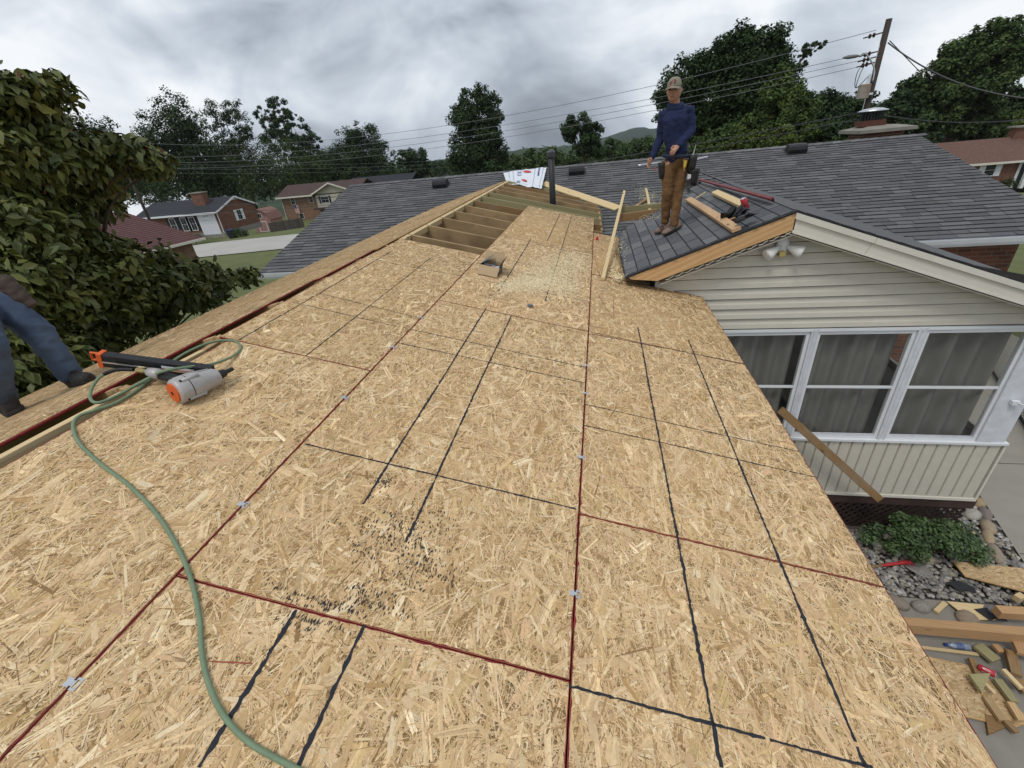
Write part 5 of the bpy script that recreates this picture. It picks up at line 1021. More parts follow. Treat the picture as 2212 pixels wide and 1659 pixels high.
# lumber pile
def gl(name, q0, q1, z, wd, th, m, label, cat='offcut', up=(0, 0, 1), dz=0, group=None): o = lumber(name, onz(*q0, z), onz(*q1, z+dz), wd, th, Vector(up), m, None); return tag(o, label, cat, group)
m_beam = woodmat('fir_beam', (.50, .32, .17), (.36, .21, .10))
gl('timber_beam', (1870, 1352), (2250, 1385), .16, .09, .14, m_beam, 'long heavy tan timber lying across the scrap pile', 'beam')
gl('timber_block', (2148, 1328), (2260, 1335), .17, .09, .10, m_beam, 'shorter tan timber behind the long timber', 'beam')
gl('lath', (1975, 1398), (2112, 1415), .03, .03, .02, m_pale, 'thin pale green lath below the long timber', 'lath')
gl('offcut', (2020, 1324), (2040, 1305), .02, .05, .035, m_pale, 'short pale offcut at the edge of the patio')
gl('offcut', (2100, 1198), (2104, 1150), .03, .045, .02, m_pale, 'upright pale strip beside the shrub and the border rocks')
gl('offcut', (2190, 1290), (2205, 1300), .12, .09, .07, m_pale, 'bright pale block end at the right edge above the long timber')
gl('offcut', (2110, 1396), (2150, 1430), .07, .11, .035, m_green, 'greenish square offcut just under the long timber')
gl('offcut', (2146, 1395), (2162, 1412), .08, .06, .035, m_beam, 'small brown offcut tucked beside the greenish square')
gl('offcut', (2178, 1410), (2192, 1462), .09, .08, .05, m_brownw, 'stubby brown block standing out of the scrap pile')
gl('offcut', (2200, 1385), (2216, 1420), .15, .14, .04, m_beam, 'tan board end under the right end of the timber')
gl('offcut', (2095, 1425), (2120, 1480), .07, .045, .035, m_brownw, 'narrow grey brown stick left of the crushed can')
gl('offcut', (2120, 1470), (2148, 1500), .10, .03, .02, m_pale, 'thin pale splinter below the crushed can')
gl('offcut', (2152, 1470), (2190, 1520), .08, .07, .035, m_green, 'long greenish board running down the pile')
gl('offcut', (2165, 1448), (2205, 1490), .13, .04, .03, m_pale, 'pale split stick on top of the pile at the right')
gl('offcut', (2130, 1510), (2165, 1560), .06, .07, .035, m_tan, 'grey board lying on the strand board scrap')
gl('offcut', (2180, 1520), (2205, 1560), .08, .06, .035, m_spf, 'tan board at the lower right of the pile')
gl('offcut', (2195, 1470), (2220, 1500), .05, .09, .035, m_brownw, 'brown board at the right edge of the pile')
gl('offcut', (2170, 1560), (2195, 1585), .06, .05, .035, m_brownw, 'short brown stub at the bottom of the pile')
def wedge(q, z, th, m, label):
    p = [onz(*a, z) for a in q]; b = MB(); n = len(p); b.add(p+[a+Vector((0, 0, th)) for a in p], [tuple(range(n))[::-1], tuple(range(n, 2*n))] + [(i, (i+1) % n, n+(i+1) % n, n+i) for i in range(n)]); return tag(b.obj('offcut', m, None, bevel=.002), label, 'offcut')
wedge([(2090, 1460), (2137, 1458), (2118, 1500)], .11, .035, m_green, 'triangular green treated wedge on the strand board scrap')
wedge([(2124, 1545), (2190, 1565), (2132, 1590)], .014, .035, m_brownw, 'long dark triangular offcut alone on the concrete')
def osb_scrap(q, z, label):
    p = [onz(*a, z) for a in q]; ax_ = (p[1]-p[0]).normalized(); b = MB(); n = len(p); b.add(p+[a-Vector((0, 0, .012)) for a in p], [tuple(range(n))] + [(i, (i+1) % n, n+(i+1) % n, n+i) for i in range(n)], mi=1)
    r = np.random.default_rng(int(q[0][0])); xs_ = [a.x for a in p]; ys_ = [a.y for a in p]
    def ins(x, y):
        c_ = False; j = n-1
        for i in range(n):
            if (p[i].y > y) != (p[j].y > y) and x < (p[j].x-p[i].x)*(y-p[i].y)/(p[j].y-p[i].y)+p[i].x: c_ = not c_
            j = i
        return c_
    for i in range(4200):
        x, y = r.uniform(min(xs_), max(xs_)), r.uniform(min(ys_), max(ys_)); a = r.normal(.3, .9); L, W = r.gamma(2.4, .011)+.01, r.gamma(2, .003)+.001
        k = [(x+math.cos(a)*L, y+math.sin(a)*L), (x-math.sin(a)*W, y+math.cos(a)*W), (x-math.cos(a)*L, y-math.sin(a)*L), (x+math.sin(a)*W, y-math.cos(a)*W)]
        if all(ins(*t) for t in k): b.add([(*t, z+r.uniform(.0005, .002)) for t in k], [(0, 1, 2, 3)], 0, tuple(PAL[r.choice(len(PAL), p=PALP)]*r.uniform(.6, .95)))
    o = b.obj('osb_offcut', [m_osb, m_osbcore], None); return tag(o, label, 'offcut')
osb_scrap([(2058, 1212), (2215, 1228), (2240, 1285), (2085, 1245)], .10, 'brown strand board offcut lying over the rocks by the walkway')
osb_scrap([(1990, 1415), (2110, 1440), (2230, 1560), (2190, 1572), (1960, 1520)], .04, 'strand board scrap under the offcut pile on the patio')
wedge([(2045, 1300), (2130, 1308), (2150, 1340), (2095, 1340)], .05, .012, m_pale, 'pale triangular plywood offcut against the back of the timber')
for q, lab in (((2077, 1270), 'larger black roofing scrap on the gravel'), ((2140, 1330), 'smaller black roofing scrap near the flat grey rock')):
    c = onz(*q, .06); b = MB(); b.add([c+Vector(t) for t in ((-.12, .06, 0), (.02, .09, .01), (.13, .02, 0), (.11, -.06, .005), (.02, -.03, 0), (-.05, -.07, .01))], [tuple(range(6))]); o = b.obj('roofing_scrap', m_shingbase, None); o.modifiers.new('t', 'SOLIDIFY').thickness = .005; tag(o, lab, 'scrap')
# bottle and crushed can
p0, p1 = onz(2040, 1392, .04), onz(2095, 1398, .04); bo = empty('water_bottle', p0, 'empty clear plastic bottle with blue cap under the timber', 'bottle'); d = p1-p0
b = MB(); b.tube([p0+d*.1, p0+d*.2, p0+d*.3, p0+d*.6, p0+d*.95, p1], [.013, .02, .032, .031, .033, .026], 14); b.obj('bottle', mat('clear_plastic', (.25, .29, .36), .15, .3, 12, spec=.6), bo, smooth=True)
b = MB(); b.tube([p0, p0+d*.12], .016, 12); b.obj('cap', mat('blue_cap', (.02, .05, .22), .5), bo); b = MB(); b.tube([p0+d*.4, p0+d*.72], .0335, 14, cap=False); b.obj('label', mat('blue_label', (.10, .14, .26), .5, .4, 25), bo, smooth=True)
ca = onz(2112, 1440, .12); can(ca, Vector((.75, -.55, .1)), .031, .12, MATS['can_red'], m_white, 'crushed red and white can in the scrap pile')
# chain link fence
fe = empty('chain_link_fence', (6.6, 8, 0), 'black chain link fence running beside the walkway at the right edge', 'fence')
F0, F1 = onz(2182, 876, 0), onz(2214, 930, 0); dr = (F1-F0); dr.z = 0; dr.normalize(); F0 = F0-dr*7; FL = 9.0; FH = 1.25
for k in range(5): b = MB(); p = F0+dr*(k*FL/4); b.tube([(p.x, p.y, -.05), (p.x, p.y, FH+.05)], .028, 8); b.obj('post', m_black, fe, smooth=True)
for z_ in (.06, FH): b = MB(); b.tube([F0+Vector((0, 0, z_)), F0+dr*FL+Vector((0, 0, z_))], .022, 8); b.obj('rail', m_black, fe, smooth=True)
b = MB()
for k in range(-int(FH/.075), int(FL/.075)):
    for sgn in (1, -1):
        x0_ = k*.075; pa = (x0_, .06 if sgn > 0 else FH); pb_ = (x0_+FH-.06, FH if sgn > 0 else .06)
        t0_ = max(0, -pa[0]/(pb_[0]-pa[0])); t1_ = min(1, (FL-pa[0])/(pb_[0]-pa[0]))
        if t1_ <= t0_: continue
        q0 = F0+dr*(pa[0]+(pb_[0]-pa[0])*t0_)+Vector((0, 0, pa[1]+(pb_[1]-pa[1])*t0_)); q1 = F0+dr*(pa[0]+(pb_[0]-pa[0])*t1_)+Vector((0, 0, pa[1]+(pb_[1]-pa[1])*t1_)); b.tube([q0, q1], .003, 3, cap=False)
b.obj('mesh', m_black, fe)

# ================================================================== houses behind
def part(name, m, parent, lo, hi, bevel=0): b = MB(); b.box(lo, hi); return b.obj(name, m, parent, bevel=bevel)
def window(parent, x, z, wd, ht, y, shutters=None, frame_m=m_white, sh_m=None, nx=2, nz=2, face='Y', xx=None):
    """window on a wall that faces the camera (face Y) or sideways (face X: x is then the y place)"""
    def bb(name, m, a0, a1, d0, d1, z0, z1, par):
        lo, hi = ((a0, y-d1, z0), (a1, y-d0, z1)) if face == 'Y' else ((xx+d0, a0, z0), (xx+d1, a1, z1)); return part(name, m, par, lo, hi)
    f_ = bb('window', frame_m, x-wd/2-.06, x+wd/2+.06, .0, .05, z-ht/2-.06, z+ht/2+.06, parent)
    for i in range(nx):
        for j in range(nz):
            x0 = x-wd/2+i*wd/nx+.015; z0 = z-ht/2+j*ht/nz+.015; bb('pane', m_darkwin, x0, x0+wd/nx-.03, .05, .056, z0, z0+ht/nz-.03, f_)
    if shutters:
        for s in (-1, 1): c_ = x+s*(wd/2+.06+shutters/2+.02); bb('shutter', sh_m, c_-shutters/2, c_+shutters/2, .0, .06, z-ht/2-.08, z+ht/2+.08, f_)
def gable_roof(parent, x0, x1, y0, y1, ze, zr, m, over=.4, th=.12, trim=m_white, axis='X'):
    ym = (y0+y1)/2; s = (zr-ze)/(ym-y0); a, c_ = y0-over, y1+over; za = ze-over*s; b = MB()
    if axis == 'X':
        P = lambda x: [(x, a, za), (x, ym, zr), (x, c_, za), (x, c_, za-th), (x, ym, zr-th), (x, a, za-th)]
    b.loft([P(x0-over*.6), P(x1+over*.6)]); r_ = b.obj('roof', m, parent)
    b = MB()
    for X in (x0-over*.6-.03, x1+over*.6): b.loft([[(X, a, za-th-.06), (X+.03, a, za-th-.06), (X+.03, a, za+.02), (X, a, za+.02)], [(X, ym, zr-th-.06), (X+.03, ym, zr-th-.06), (X+.03, ym, zr+.02), (X, ym, zr+.02)], [(X, c_, za-th-.06), (X+.03, c_, za-th-.06), (X+.03, c_, za+.02), (X, c_, za+.02)]])
    b.box((x0-over*.6-.02, a-.14, za-th-.05), (x1+over*.6, a, za+.03)); b.obj('trim', trim, r_); return r_
def gable_walls(parent, x0, x1, y0, y1, zb, ze, zr, m):
    ym = (y0+y1)/2; b = MB(); P = lambda x: [(x, y0, zb), (x, y1, zb), (x, y1, ze), (x, ym, zr), (x, y0, ze)]; b.loft([P(x0), P(x1)]); return b.obj('wall', m, parent)
m_roofd = mat('dark_blue_grey_roof', (.030, .033, .040), .92, .2, 3); m_roof2 = mat('dull_brown_roof', (.075, .048, .044), .92, .2, 2.5); m_roofr = mat('red_brown_roof', (.105, .05, .048), .92, .2, 2.5); m_roofb = mat('brown_roof', (.13, .075, .058), .92, .22, 3.5)
m_shutd = mat('dark_shutter', (.012, .014, .017), .6); m_shutw = mat('white_shutter', (.66, .67, .69), .6, .05, 5)
# brick ranch with white garage door
RX0, RX1, RY0, RY1, RZB, RZE, RZR = -59.0, -46.8, 51.0, 58.0, -2.05, .72, 2.0
ranch = empty('brick_ranch_house', (-53, 54, RZB), 'low red brick ranch house with dark roof and white garage door across the road', 'house')
gable_walls(ranch, RX0, RX1, RY0, RY1, RZB, RZE, RZR-.15, m_brickr); rr_ = gable_roof(ranch, RX0, RX1, RY0, RY1, RZE, RZR, m_roofd)
part('foundation', m_conc, ranch, (RX0-.05, RY0-.05, RZB-.4), (RX1+.05, RY1+.05, RZB+.28))
g0, g1 = -.974*51, -.9292*51
gd = part('garage_door', m_whitew, ranch, (g0, RY0-.07, RZB), (g1, RY0, RZB+1.75))
for k in range(3): part('door_groove', mat('groove', (.42, .43, .45), .7), gd, (g0+.02, RY0-.075, RZB+.44*(k+1)), (g1-.02, RY0-.07, RZB+.44*(k+1)+.012))
part('garage_header', m_white, ranch, (g0-.15, RY0-.06, RZB+1.76), (g1+.15, RY0, RZE-.1)); part('house_name', m_shutd, ranch, (g0+.75, RY0-.066, RZB+2.2), (g1-.75, RY0-.06, RZB+2.26))
part('door_trim', m_white, ranch, (g0-.15, RY0-.06, RZB), (g0, RY0, RZB+1.76)); part('door_trim', m_white, ranch, (g1, RY0-.06, RZB), (g1+.15, RY0, RZB+1.76))
b = MB(); b.tube([(g1+.45, RY0-.25, RZE-.2), (g1+.62, RY0-.08, RZE-.45), (g1+.62, RY0-.08, RZB+.1)], .05, 6); b.obj('downspout', m_white, ranch)
for kx in (-1.055, -1.022, -.9965): window(ranch, kx*51, RZB+1.45, .8, 1.55, RY0, .35, m_white, m_shutd)
window(ranch, 54.6, RZB+1.75, .75, 1.15, 0, .38, m_white, m_shutw, face='X', xx=RX1)
b = MB(); b.add([(RX1+.02, 53.6, 1.55), (RX1+.02, 55.4, 1.55), (RX1+.02, 54.5, 1.85)], [(0, 1, 2)]); b.obj('gable_vent', m_whitew, ranch)
cx_ = at(434, 434, 53).x; part('chimney', m_brickr, ranch, (cx_-.85, 52.6, .9), (cx_+.85, 53.5, 2.75)); part('chimney_cap', m_conc, ranch, (cx_-.95, 52.5, 2.75), (cx_+.95, 53.6, 2.87))
# bushes and bin beside it
def bush(name, c, r3, label, cols, n=1500, sz=.12, seed=1, cat='bush'):
    o = empty(name, (c[0], c[1], terr(c[0], c[1])), label, cat); cl = []
    rr = random.Random(seed)
    for i in range(26): a = rr.uniform(0, 6.28); q = rr.random()**.5; cl.append(((c[0]+math.cos(a)*r3[0]*q*.8, c[1]+math.sin(a)*r3[1]*q*.8, c[2]+r3[2]*(.15+.75*math.sqrt(1-q*q)*rr.random())), min(r3)*.45))
    leafcloud('foliage', cl, n, sz, cols, m_leaf, o, seed=seed); b = MB(); b.tube([(c[0], c[1], terr(c[0], c[1])-.1), (c[0], c[1], c[2]+r3[2]*.5)], [.07, .03], 6); b.obj('stem', m_bark, o)
GRN = [(.040, .062, .022), (.055, .082, .028), (.03, .048, .02), (.07, .10, .035)]; GRD = [(.026, .042, .019), (.036, .056, .024), (.020, .032, .015), (.045, .07, .028)]; GRL = [(.06, .088, .024), (.085, .115, .03), (.05, .07, .022), (.10, .13, .04)]
gz = terr(-44, 50)
bush('round_bush', (-43.9, 50.2, gz), (1.0, .9, 1.2), 'clipped round bush at the ranch house corner beside the bin', GRD, 2600, .11, 3)
bush('round_bush', (-50.9, 50.3, gz), (1.6, .7, .95), 'low hedge bush under the ranch house windows', GRN, 2600, .11, 4)
b = MB(); bx_ = at(495, 492, 50.3).x; gz = terr(bx_, 50.3); bn = empty('wheelie_bin', (bx_, 50.3, gz), 'blue lidded black wheeled bin beside the garage', 'bin')
b.loft([[(bx_+q*w_, 50.3+p*w_, gz+z) for q, p in ((-1, -1), (1, -1), (1, 1), (-1, 1))] for w_, z in ((.28, .05), (.36, 1.02))]); b.obj('body', mat('bin_dark', (.018, .02, .028), .5), bn); b = MB(); b.loft([[(bx_+q*w_, 50.3+p*w_, gz+z) for q, p in ((-1, -1), (1, -1), (1, 1), (-1, 1))] for w_, z in ((.39, 1.02), (.38, 1.1), (.2, 1.16))]); b.obj('lid', mat('bin_blue', (.03, .045, .12), .5), bn)
for s in (-1, 1): b = MB(); b.tube([(bx_+s*.3-.03, 50.62, gz+.12), (bx_+s*.3+.03, 50.62, gz+.12)], .12, 12); b.obj('wheel', m_black, bn)
# two storey brick house
TY, TZB = 80.0, -4.5; two = empty('two_storey_house', (-50, 84, TZB), 'two storey tan brick house with brown roof and cream gable beyond the fence', 'house')
tx0, tx1, tx2 = -58.6, -51.0, -43.0; b = MB(); b.box((tx0, TY, TZB-.5), (tx1, TY+8, -.25)); b.obj('wall', m_brickt, two); b = MB(); b.box((tx1, TY-.6, -2.6), (tx2, TY+8, -.25)); b.obj('upper_wall', mat('cream_boards', (.50, .47, .38), .7, .08, 3), two); b = MB(); b.box((tx1+.05, TY-.2, TZB-.5), (tx2, TY+8, -2.6)); b.obj('wall', m_brickt, two)
b = MB(); yr_ = TY+4; b.loft([[(x, TY-.6, -.35), (x, yr_, 1.35), (x, TY+8.6, -.35), (x, TY+8.6, -.5), (x, yr_, 1.2), (x, TY-.6, -.5)] for x in (tx0-.6, tx2+.6)]); b.obj('roof', m_roof2, two)
xm_ = -47.4; b = MB(); b.loft([[(tx1-.5, y, -.35), (xm_, y, 1.42), (tx2+.5, y, -.35), (tx2+.5, y, -.5), (xm_, y, 1.27), (tx1-.5, y, -.5)] for y in (TY-1.3, yr_)]); b.obj('gable_roof', m_roof2, two)
b = MB(); b.add([(tx1, TY-.62, -.3), (tx2, TY-.62, -.3), (xm_, TY-.62, 1.22)], [(0, 1, 2)]); b.obj('gable', MATS['cream_boards'], two)
b = MB(); b.loft([[(tx1-.52, TY-1.34, -.55), (tx1-.52, TY-1.34, -.3), (tx1-.5, TY-1.3, -.3), (tx1-.5, TY-1.3, -.55)], [(xm_, TY-1.34, 1.2), (xm_, TY-1.34, 1.46), (xm_, TY-1.3, 1.46), (xm_, TY-1.3, 1.2)], [(tx2+.52, TY-1.34, -.55), (tx2+.52, TY-1.34, -.3), (tx2+.5, TY-1.3, -.3), (tx2+.5, TY-1.3, -.55)]]); b.box((tx0-.6, TY-.72, -.6), (tx1-.5, TY-.6, -.36)); b.obj('trim', m_cream, two)
for x_, z_ in ((-56.2, -1.2), (-52.4, -1.15)): window(two, x_, z_, .75, 1.1, TY, None, m_cream, nx=1, nz=2)
for x_ in (-49.2, -45.2): window(two, x_, -1.35, 1.5, 1.05, TY-.6, .35, m_white, m_shutd, nx=2)
window(two, -55.3, -3.9, .9, .85, TY, None, m_cream, nx=1); window(two, -50.0, -3.8, .9, .9, TY-.2, None, m_cream, nx=1)
b = MB(); b.tube([(tx1-.15, TY-.1, -.6), (tx1-.15, TY-.1, TZB)], .06, 6); b.tube([(tx0+.1, TY-.1, -.6), (tx0+.1, TY-.1, TZB)], .06, 6); b.obj('downspout', m_cream, two)
b = MB(); b.box((tx1-.4, TY-1.6, -2.9), (tx2, TY-.1, -2.62)); b.obj('porch_roof', m_roof2, two)
fg = empty('flag', (-55.2, TY-.5, -2.9), 'small striped flag hanging on the tan brick wall', 'flag'); b = MB(); b.tube([(-56.0, TY-.05, -1.9), (-55.3, TY-.9, -1.5)], .03, 5); b.obj('staff', m_white, fg)
for k in range(9): b = MB(); b.box((-55.95+k*.085, TY-.5+.03*(k % 3), -3.3-.1*(k % 2)), (-55.87+k*.085, TY-.48+.03*(k % 3), -1.9)); b.obj('stripe', m_wred if k % 2 else m_white, fg)
b = MB(); b.box((-55.95, TY-.54, -2.4), (-55.5, TY-.52, -1.88)); b.obj('canton', m_blue, fg)
# weathered board fence and shed between them
fn = empty('board_fence', (-42, 57, -2.1), 'weathered grey board fence between the two brick houses', 'fence'); fa, fb = Vector((-45.2, 57.5)), Vector((-41.2, 59.4)); bmsh = None
m_fence = mat('grey_weathered_board', (.115, .10, .085), .95, .3, 8, (1, 1, .2), objrand=.25)
for k in range(40):
    p = fa+(fb-fa)*(k/39); bb_ = MB()
    if bmsh is None: bb_.add([(-.07, -.012, 0), (.07, -.012, 0), (.07, .012, 0), (-.07, .012, 0), (-.07, -.012, 1.5), (.07, -.012, 1.5), (.07, .012, 1.5), (-.07, .012, 1.5), (0, -.012, 1.56), (0, .012, 1.56)], [(0, 1, 5, 8, 4), (3, 7, 9, 6, 2), (1, 2, 6, 5), (0, 4, 7, 3), (5, 6, 9, 8), (8, 9, 7, 4)]); bmsh = bb_.mesh('board'); bmsh.materials.append(m_fence)
    link('board', bmsh, None, fn, Matrix.Translation((p.x*1.0, p.y, terr(p.x, p.y)-.05+.03*random.random())) @ Matrix.Rotation(math.atan2((fb-fa).y, (fb-fa).x), 4, 'Z'))
shd = at(562, 468, 68); sz_ = terr(shd.x, 68); sd2 = empty('garden_shed', (shd.x, 68, sz_), 'small pink barn shaped shed behind the board fence', 'shed')
prf = [(-1.7, 0), (1.7, 0), (1.7, 1.9), (1.25, 2.9), (0, 3.5), (-1.25, 2.9), (-1.7, 1.9)]; m_pink = mat('pink_boards', (.33, .19, .165), .8, .1, 3)
b = MB(); b.loft([[(shd.x+x, y, sz_+z) for x, z in prf] for y in (68, 71)]); b.obj('wall', m_pink, sd2)
b = MB(); rp_ = [(1.85, 1.85), (1.33, 2.98), (0, 3.62), (-1.33, 2.98), (-1.85, 1.85)]; b.loft([[(shd.x+x, y, sz_+z) for x, z in rp_] + [(shd.x+x*.95, y, sz_+z-.1) for x, z in rp_[::-1]] for y in (67.7, 71.3)]); b.obj('roof', mat('shed_roof', (.22, .12, .10), .9), sd2)
window(sd2, shd.x, sz_+2.55, .6, .7, 68, None, m_white, nx=2, nz=1); part('door', m_white, sd2, (shd.x-.8, 67.95, sz_+.05), (shd.x+.8, 68, sz_+1.7)); part('door_panel', m_pink, sd2, (shd.x-.68, 67.94, sz_+.15), (shd.x+.68, 67.955, sz_+1.6))
# near neighbour's hipped garage
gar = empty('gable_roof_garage', (-30, 29, -1.4), 'brick garage with faded red shingled roof half hidden by the leafy tree', 'garage')
E_ = at(441, 514, 27); ez = E_.z; E2 = onz(368, 532, ez); de = (E2-E_).normalized(); pe = Vector((-de.y, de.x, 0))
d1_, d2_ = ray(260, 456), (E_-O); Yk = d2_.dot(de)/(d1_.dot(de)/d1_.y); R_ = at(260, 456, Yk); GL_ = 11.0; Lp = (R_-E_)-Vector((0, 0, R_.z-ez))
far = E_+Lp*2; b = MB(); th = Vector((0, 0, -.12)); ring = [E_, R_, far, far+th, R_+th, E_+th]; b.loft([ring, [q+de*GL_ for q in ring]]); ro_ = b.obj('roof', m_roofr, gar)
rowm = MB(); nr_ = 22                   # shingle courses as real steps
for k in range(nr_):
    a0 = E_+(R_-E_)*(k/nr_); a1 = E_+(R_-E_)*((k+1)/nr_); u3 = Vector((0, 0, .035)); rowm.add([a0+u3, a0+de*GL_+u3, a1+de*GL_+u3*.2, a1+u3*.2, a0, a0+de*GL_], [(0, 1, 2, 3), (4, 5, 1, 0)])
rowm.obj('shingle_courses', m_roofr, ro_)
b = MB(); o_ = -Lp.normalized()*.12; g_ = [E_, E_+o_, E_+o_+Vector((0, 0, -.14)), E_+Vector((0, 0, -.14))]; b.loft([[q+Vector((0, 0, .03)) for q in g_], [q+de*GL_+Vector((0, 0, .03)) for q in g_]]); b.obj('gutter', m_cream, gar)
b = MB(); li = Lp.normalized(); w0 = E_+li*.7+de*.5; w1 = far-li*.7+de*.5; b.loft([[Vector((q.x, q.y, z_)) for q in (w0, w1, w1+de*(GL_-1), w0+de*(GL_-1))] for z_ in (-2.4, ez-.02)]); b.obj('wall', m_brickt, gar)
b = MB(); b.add([Vector((w0.x, w0.y, ez-.02)), Vector((w1.x, w1.y, ez-.02)), Vector(((w0.x+w1.x)/2, (w0.y+w1.y)/2, R_.z-.25))], [(0, 1, 2)]); b.obj('gable_wall', m_brickt, gar)
# brown roofed house at the far right
HY = 62.0; rh = empty('brown_roof_house', (48, 66, -4.4), 'brick house with brown roof and white shutters at the right edge', 'house'); hz = -1.66; hx0 = .56*HY; hx1 = 62.0
gable_walls(rh, hx0, hx1, HY, HY+8, -4.6, hz, .1, m_brickr); gable_roof(rh, hx0, hx1, HY, HY+8, hz, .25, m_roofb, trim=m_cream)
wx = at(2139, 364, HY).x; window(rh, wx, hz-.95, .95, 1.15, HY, .5, m_white, m_shutw, nx=1, nz=2); window(rh, wx+6.5, hz-.95, .95, 1.15, HY, .5, m_white, m_shutw, nx=1)
part('porch_column', m_white, rh, (wx+2.9, HY-.9, -4.6), (wx+3.2, HY-.6, hz-.05)); part('door_surround', m_white, rh, (wx+2.6, HY-.06, -4.6), (wx+4.1, HY, hz-.3)); part('door', m_darkwin, rh, (wx+2.85, HY-.075, -4.6), (wx+3.85, HY-.06, hz-.5))
chx = at(2205, 288, HY+4).x; part('chimney', m_brickr, rh, (chx-.9, HY+3.5, -.3), (chx+1.2, HY+4.5, 1.15)); part('chimney_cap', m_conc, rh, (chx-1.1, HY+3.3, 1.15), (chx+1.4, HY+4.7, 1.3))
bush('foundation_bush', (wx+.9, HY-1.6, -4.4), (1.3, .8, 1.2), 'dark bush in front of the brown roofed house', GRD, 900, .16, 8)
# grey gabled house whose top shows over the ridge
gh = at(970, 368, 92); gg = empty('grey_gable_house', (gh.x, 95, -4.6), 'pale grey gabled house peeking over the main ridge', 'house'); m_pg = mat('pale_grey_boards', (.24, .245, .25), .8, .06, 2)
b = MB(); b.loft([[(gh.x-4.5, y, -5), (gh.x+4.5, y, -5), (gh.x+4.5, y, gh.z-1.9), (gh.x, y, gh.z-.2), (gh.x-4.5, y, gh.z-1.9)] for y in (92, 101)]); b.obj('wall', m_pg, gg)
b = MB(); b.loft([[(gh.x-5.1, y, gh.z-2.1), (gh.x, y, gh.z), (gh.x+5.1, y, gh.z-2.1), (gh.x+5.1, y, gh.z-2.3), (gh.x, y, gh.z-.2), (gh.x-5.1, y, gh.z-2.3)] for y in (91.6, 101.4)]); b.obj('roof', m_roofd, gg)
gh = at(790, 384, 88); gg = empty('low_grey_house', (gh.x, 91, -4.6), 'low dark roofed house just showing behind the left part of the ridge', 'house')
b = MB(); b.loft([[(x, 88, gh.z-1.4), (x, 92, gh.z), (x, 96, gh.z-1.4), (x, 96, gh.z-1.6), (x, 92, gh.z-.2), (x, 88, gh.z-1.6)] for x in (gh.x-5, gh.x+9)]); b.obj('roof', m_roofd, gg); part('wall', m_pg, gg, (gh.x-4.5, 88.5, -5), (gh.x+8.5, 95.5, gh.z-1.5))

# ================================================================== poles and wires
m_pole = mat('pole_timber', (.05, .040, .033), .95, .35, 3, (3, 3, .15), bump=.3)
P1 = Vector((.461*30, 30, 0)); P1.z = terr(P1.x, 30); P1t = at(1924, 40, 30); P1t.x = P1.x
up1 = empty('utility_pole', P1, 'dark timber utility pole with lamp arm and transformer above the right roof', 'utility pole')
b = MB(); b.tube([P1, Vector((P1.x, 30, P1t.z))], [.19, .13], 12); b.obj('pole', m_pole, up1, smooth=True)
def ph(py): return at(1900, py, 30).z
def pz(frac): return P1.z+(P1t.z-P1.z)*frac
pk = lambda x, y: at(x, y, 29.8)
b = MB(); q0 = pk(1884, 162); q1 = pk(1852, 121); b.tube(spline([q0+Vector((.1, 0, -.3)), q0+Vector((0, 0, .3)), q1+Vector((.35, 0, .05)), q1], 6), .035, 6); b.obj('lamp_arm', m_steel, up1, smooth=True)
b = MB(); b.loft([[q1+Vector((x, math.cos(a)*w_, math.sin(a)*h_)) for a in [k/12*2*math.pi for k in range(12)]] for x, w_, h_ in ((.05, .05, .05), (-.1, .13, .08), (-.4, .15, .09), (-.6, .09, .05), (-.66, .02, .02))]); b.obj('lamp_head', mat('lamp_grey', (.16, .165, .17), .5), up1, smooth=True)
tp_, tb_ = pk(1868, 182), pk(1861, 213); tx_ = (tp_.x+tb_.x)/2; b = MB(); b.tube([(tx_, 29.75, tb_.z), (tx_, 29.75, tp_.z-.03), (tx_, 29.75, tp_.z)], [.27, .27, .22], 18); b.obj('transformer', mat('rusty_transformer', (.30, .295, .285), .6, .1, 3, col2=(.24, .15, .09)), up1, smooth=False)
b = MB(); b.tube([(tx_+.1, 29.75, tp_.z), (tx_+.1, 29.75, tp_.z+.1), (tx_+.1, 29.75, tp_.z+.42)], [.09, .07, .05], 10); b.obj('bushing', m_whitew, up1)
b = MB(); b.box((tx_+.2, 29.7, tp_.z-.5), (P1.x, 29.85, tp_.z-.4)); b.obj('bracket', m_steel, up1)
for k, yy in enumerate((70, 110, 122, 134)):
    b = MB(); z_ = at(1910-k*6, yy, 30).z; b.tube([(P1.x-.15, 30, z_), (P1.x-.9, 30.1, z_-.12)], [.03, .03], 6); b.tube([(P1.x-.45, 30.05, z_-.05), (P1.x-.5, 30.05, z_-.055)], .10, 10); b.tube([(P1.x-.62, 30.05, z_-.075), (P1.x-.67, 30.05, z_-.08)], .10, 10); b.obj('insulator', mat('brown_insulator', (.06, .03, .025), .3), up1)
for dx_ in (0, .12): b = MB(); b.tube(spline([pk(1872-dx_*40, 134), pk(1858-dx_*60, 160), pk(1850-dx_*10, 190), Vector((tx_+.1, 29.75, tp_.z+.4))], 6), .018, 4); b.obj('jumper_wire', m_black, up1)
b = MB(); b.tube([(P1.x-.2, 29.85, P1t.z-1.0), (P1.x-.25, 29.85, P1t.z-5)], .015, 4); b.obj('ground_wire', m_steel, up1)
P2 = Vector((-1.12*44, 44, 0)); P2.z = terr(P2.x, 44); P2t = at(248, 300, 44); P2t.x = P2.x
up2 = empty('utility_pole', P2, 'slim timber utility pole behind the leafy tree at the left', 'utility pole'); b = MB(); b.tube([P2, Vector((P2.x, 44, P2t.z))], [.17, .12], 12); b.obj('pole', m_pole, up2, smooth=True)
b = MB(); b.box((P2.x-1.1, 43.95, P2t.z-.5), (P2.x+1.1, 44.05, P2t.z-.36)); b.obj('cross_arm', m_pole, up2)
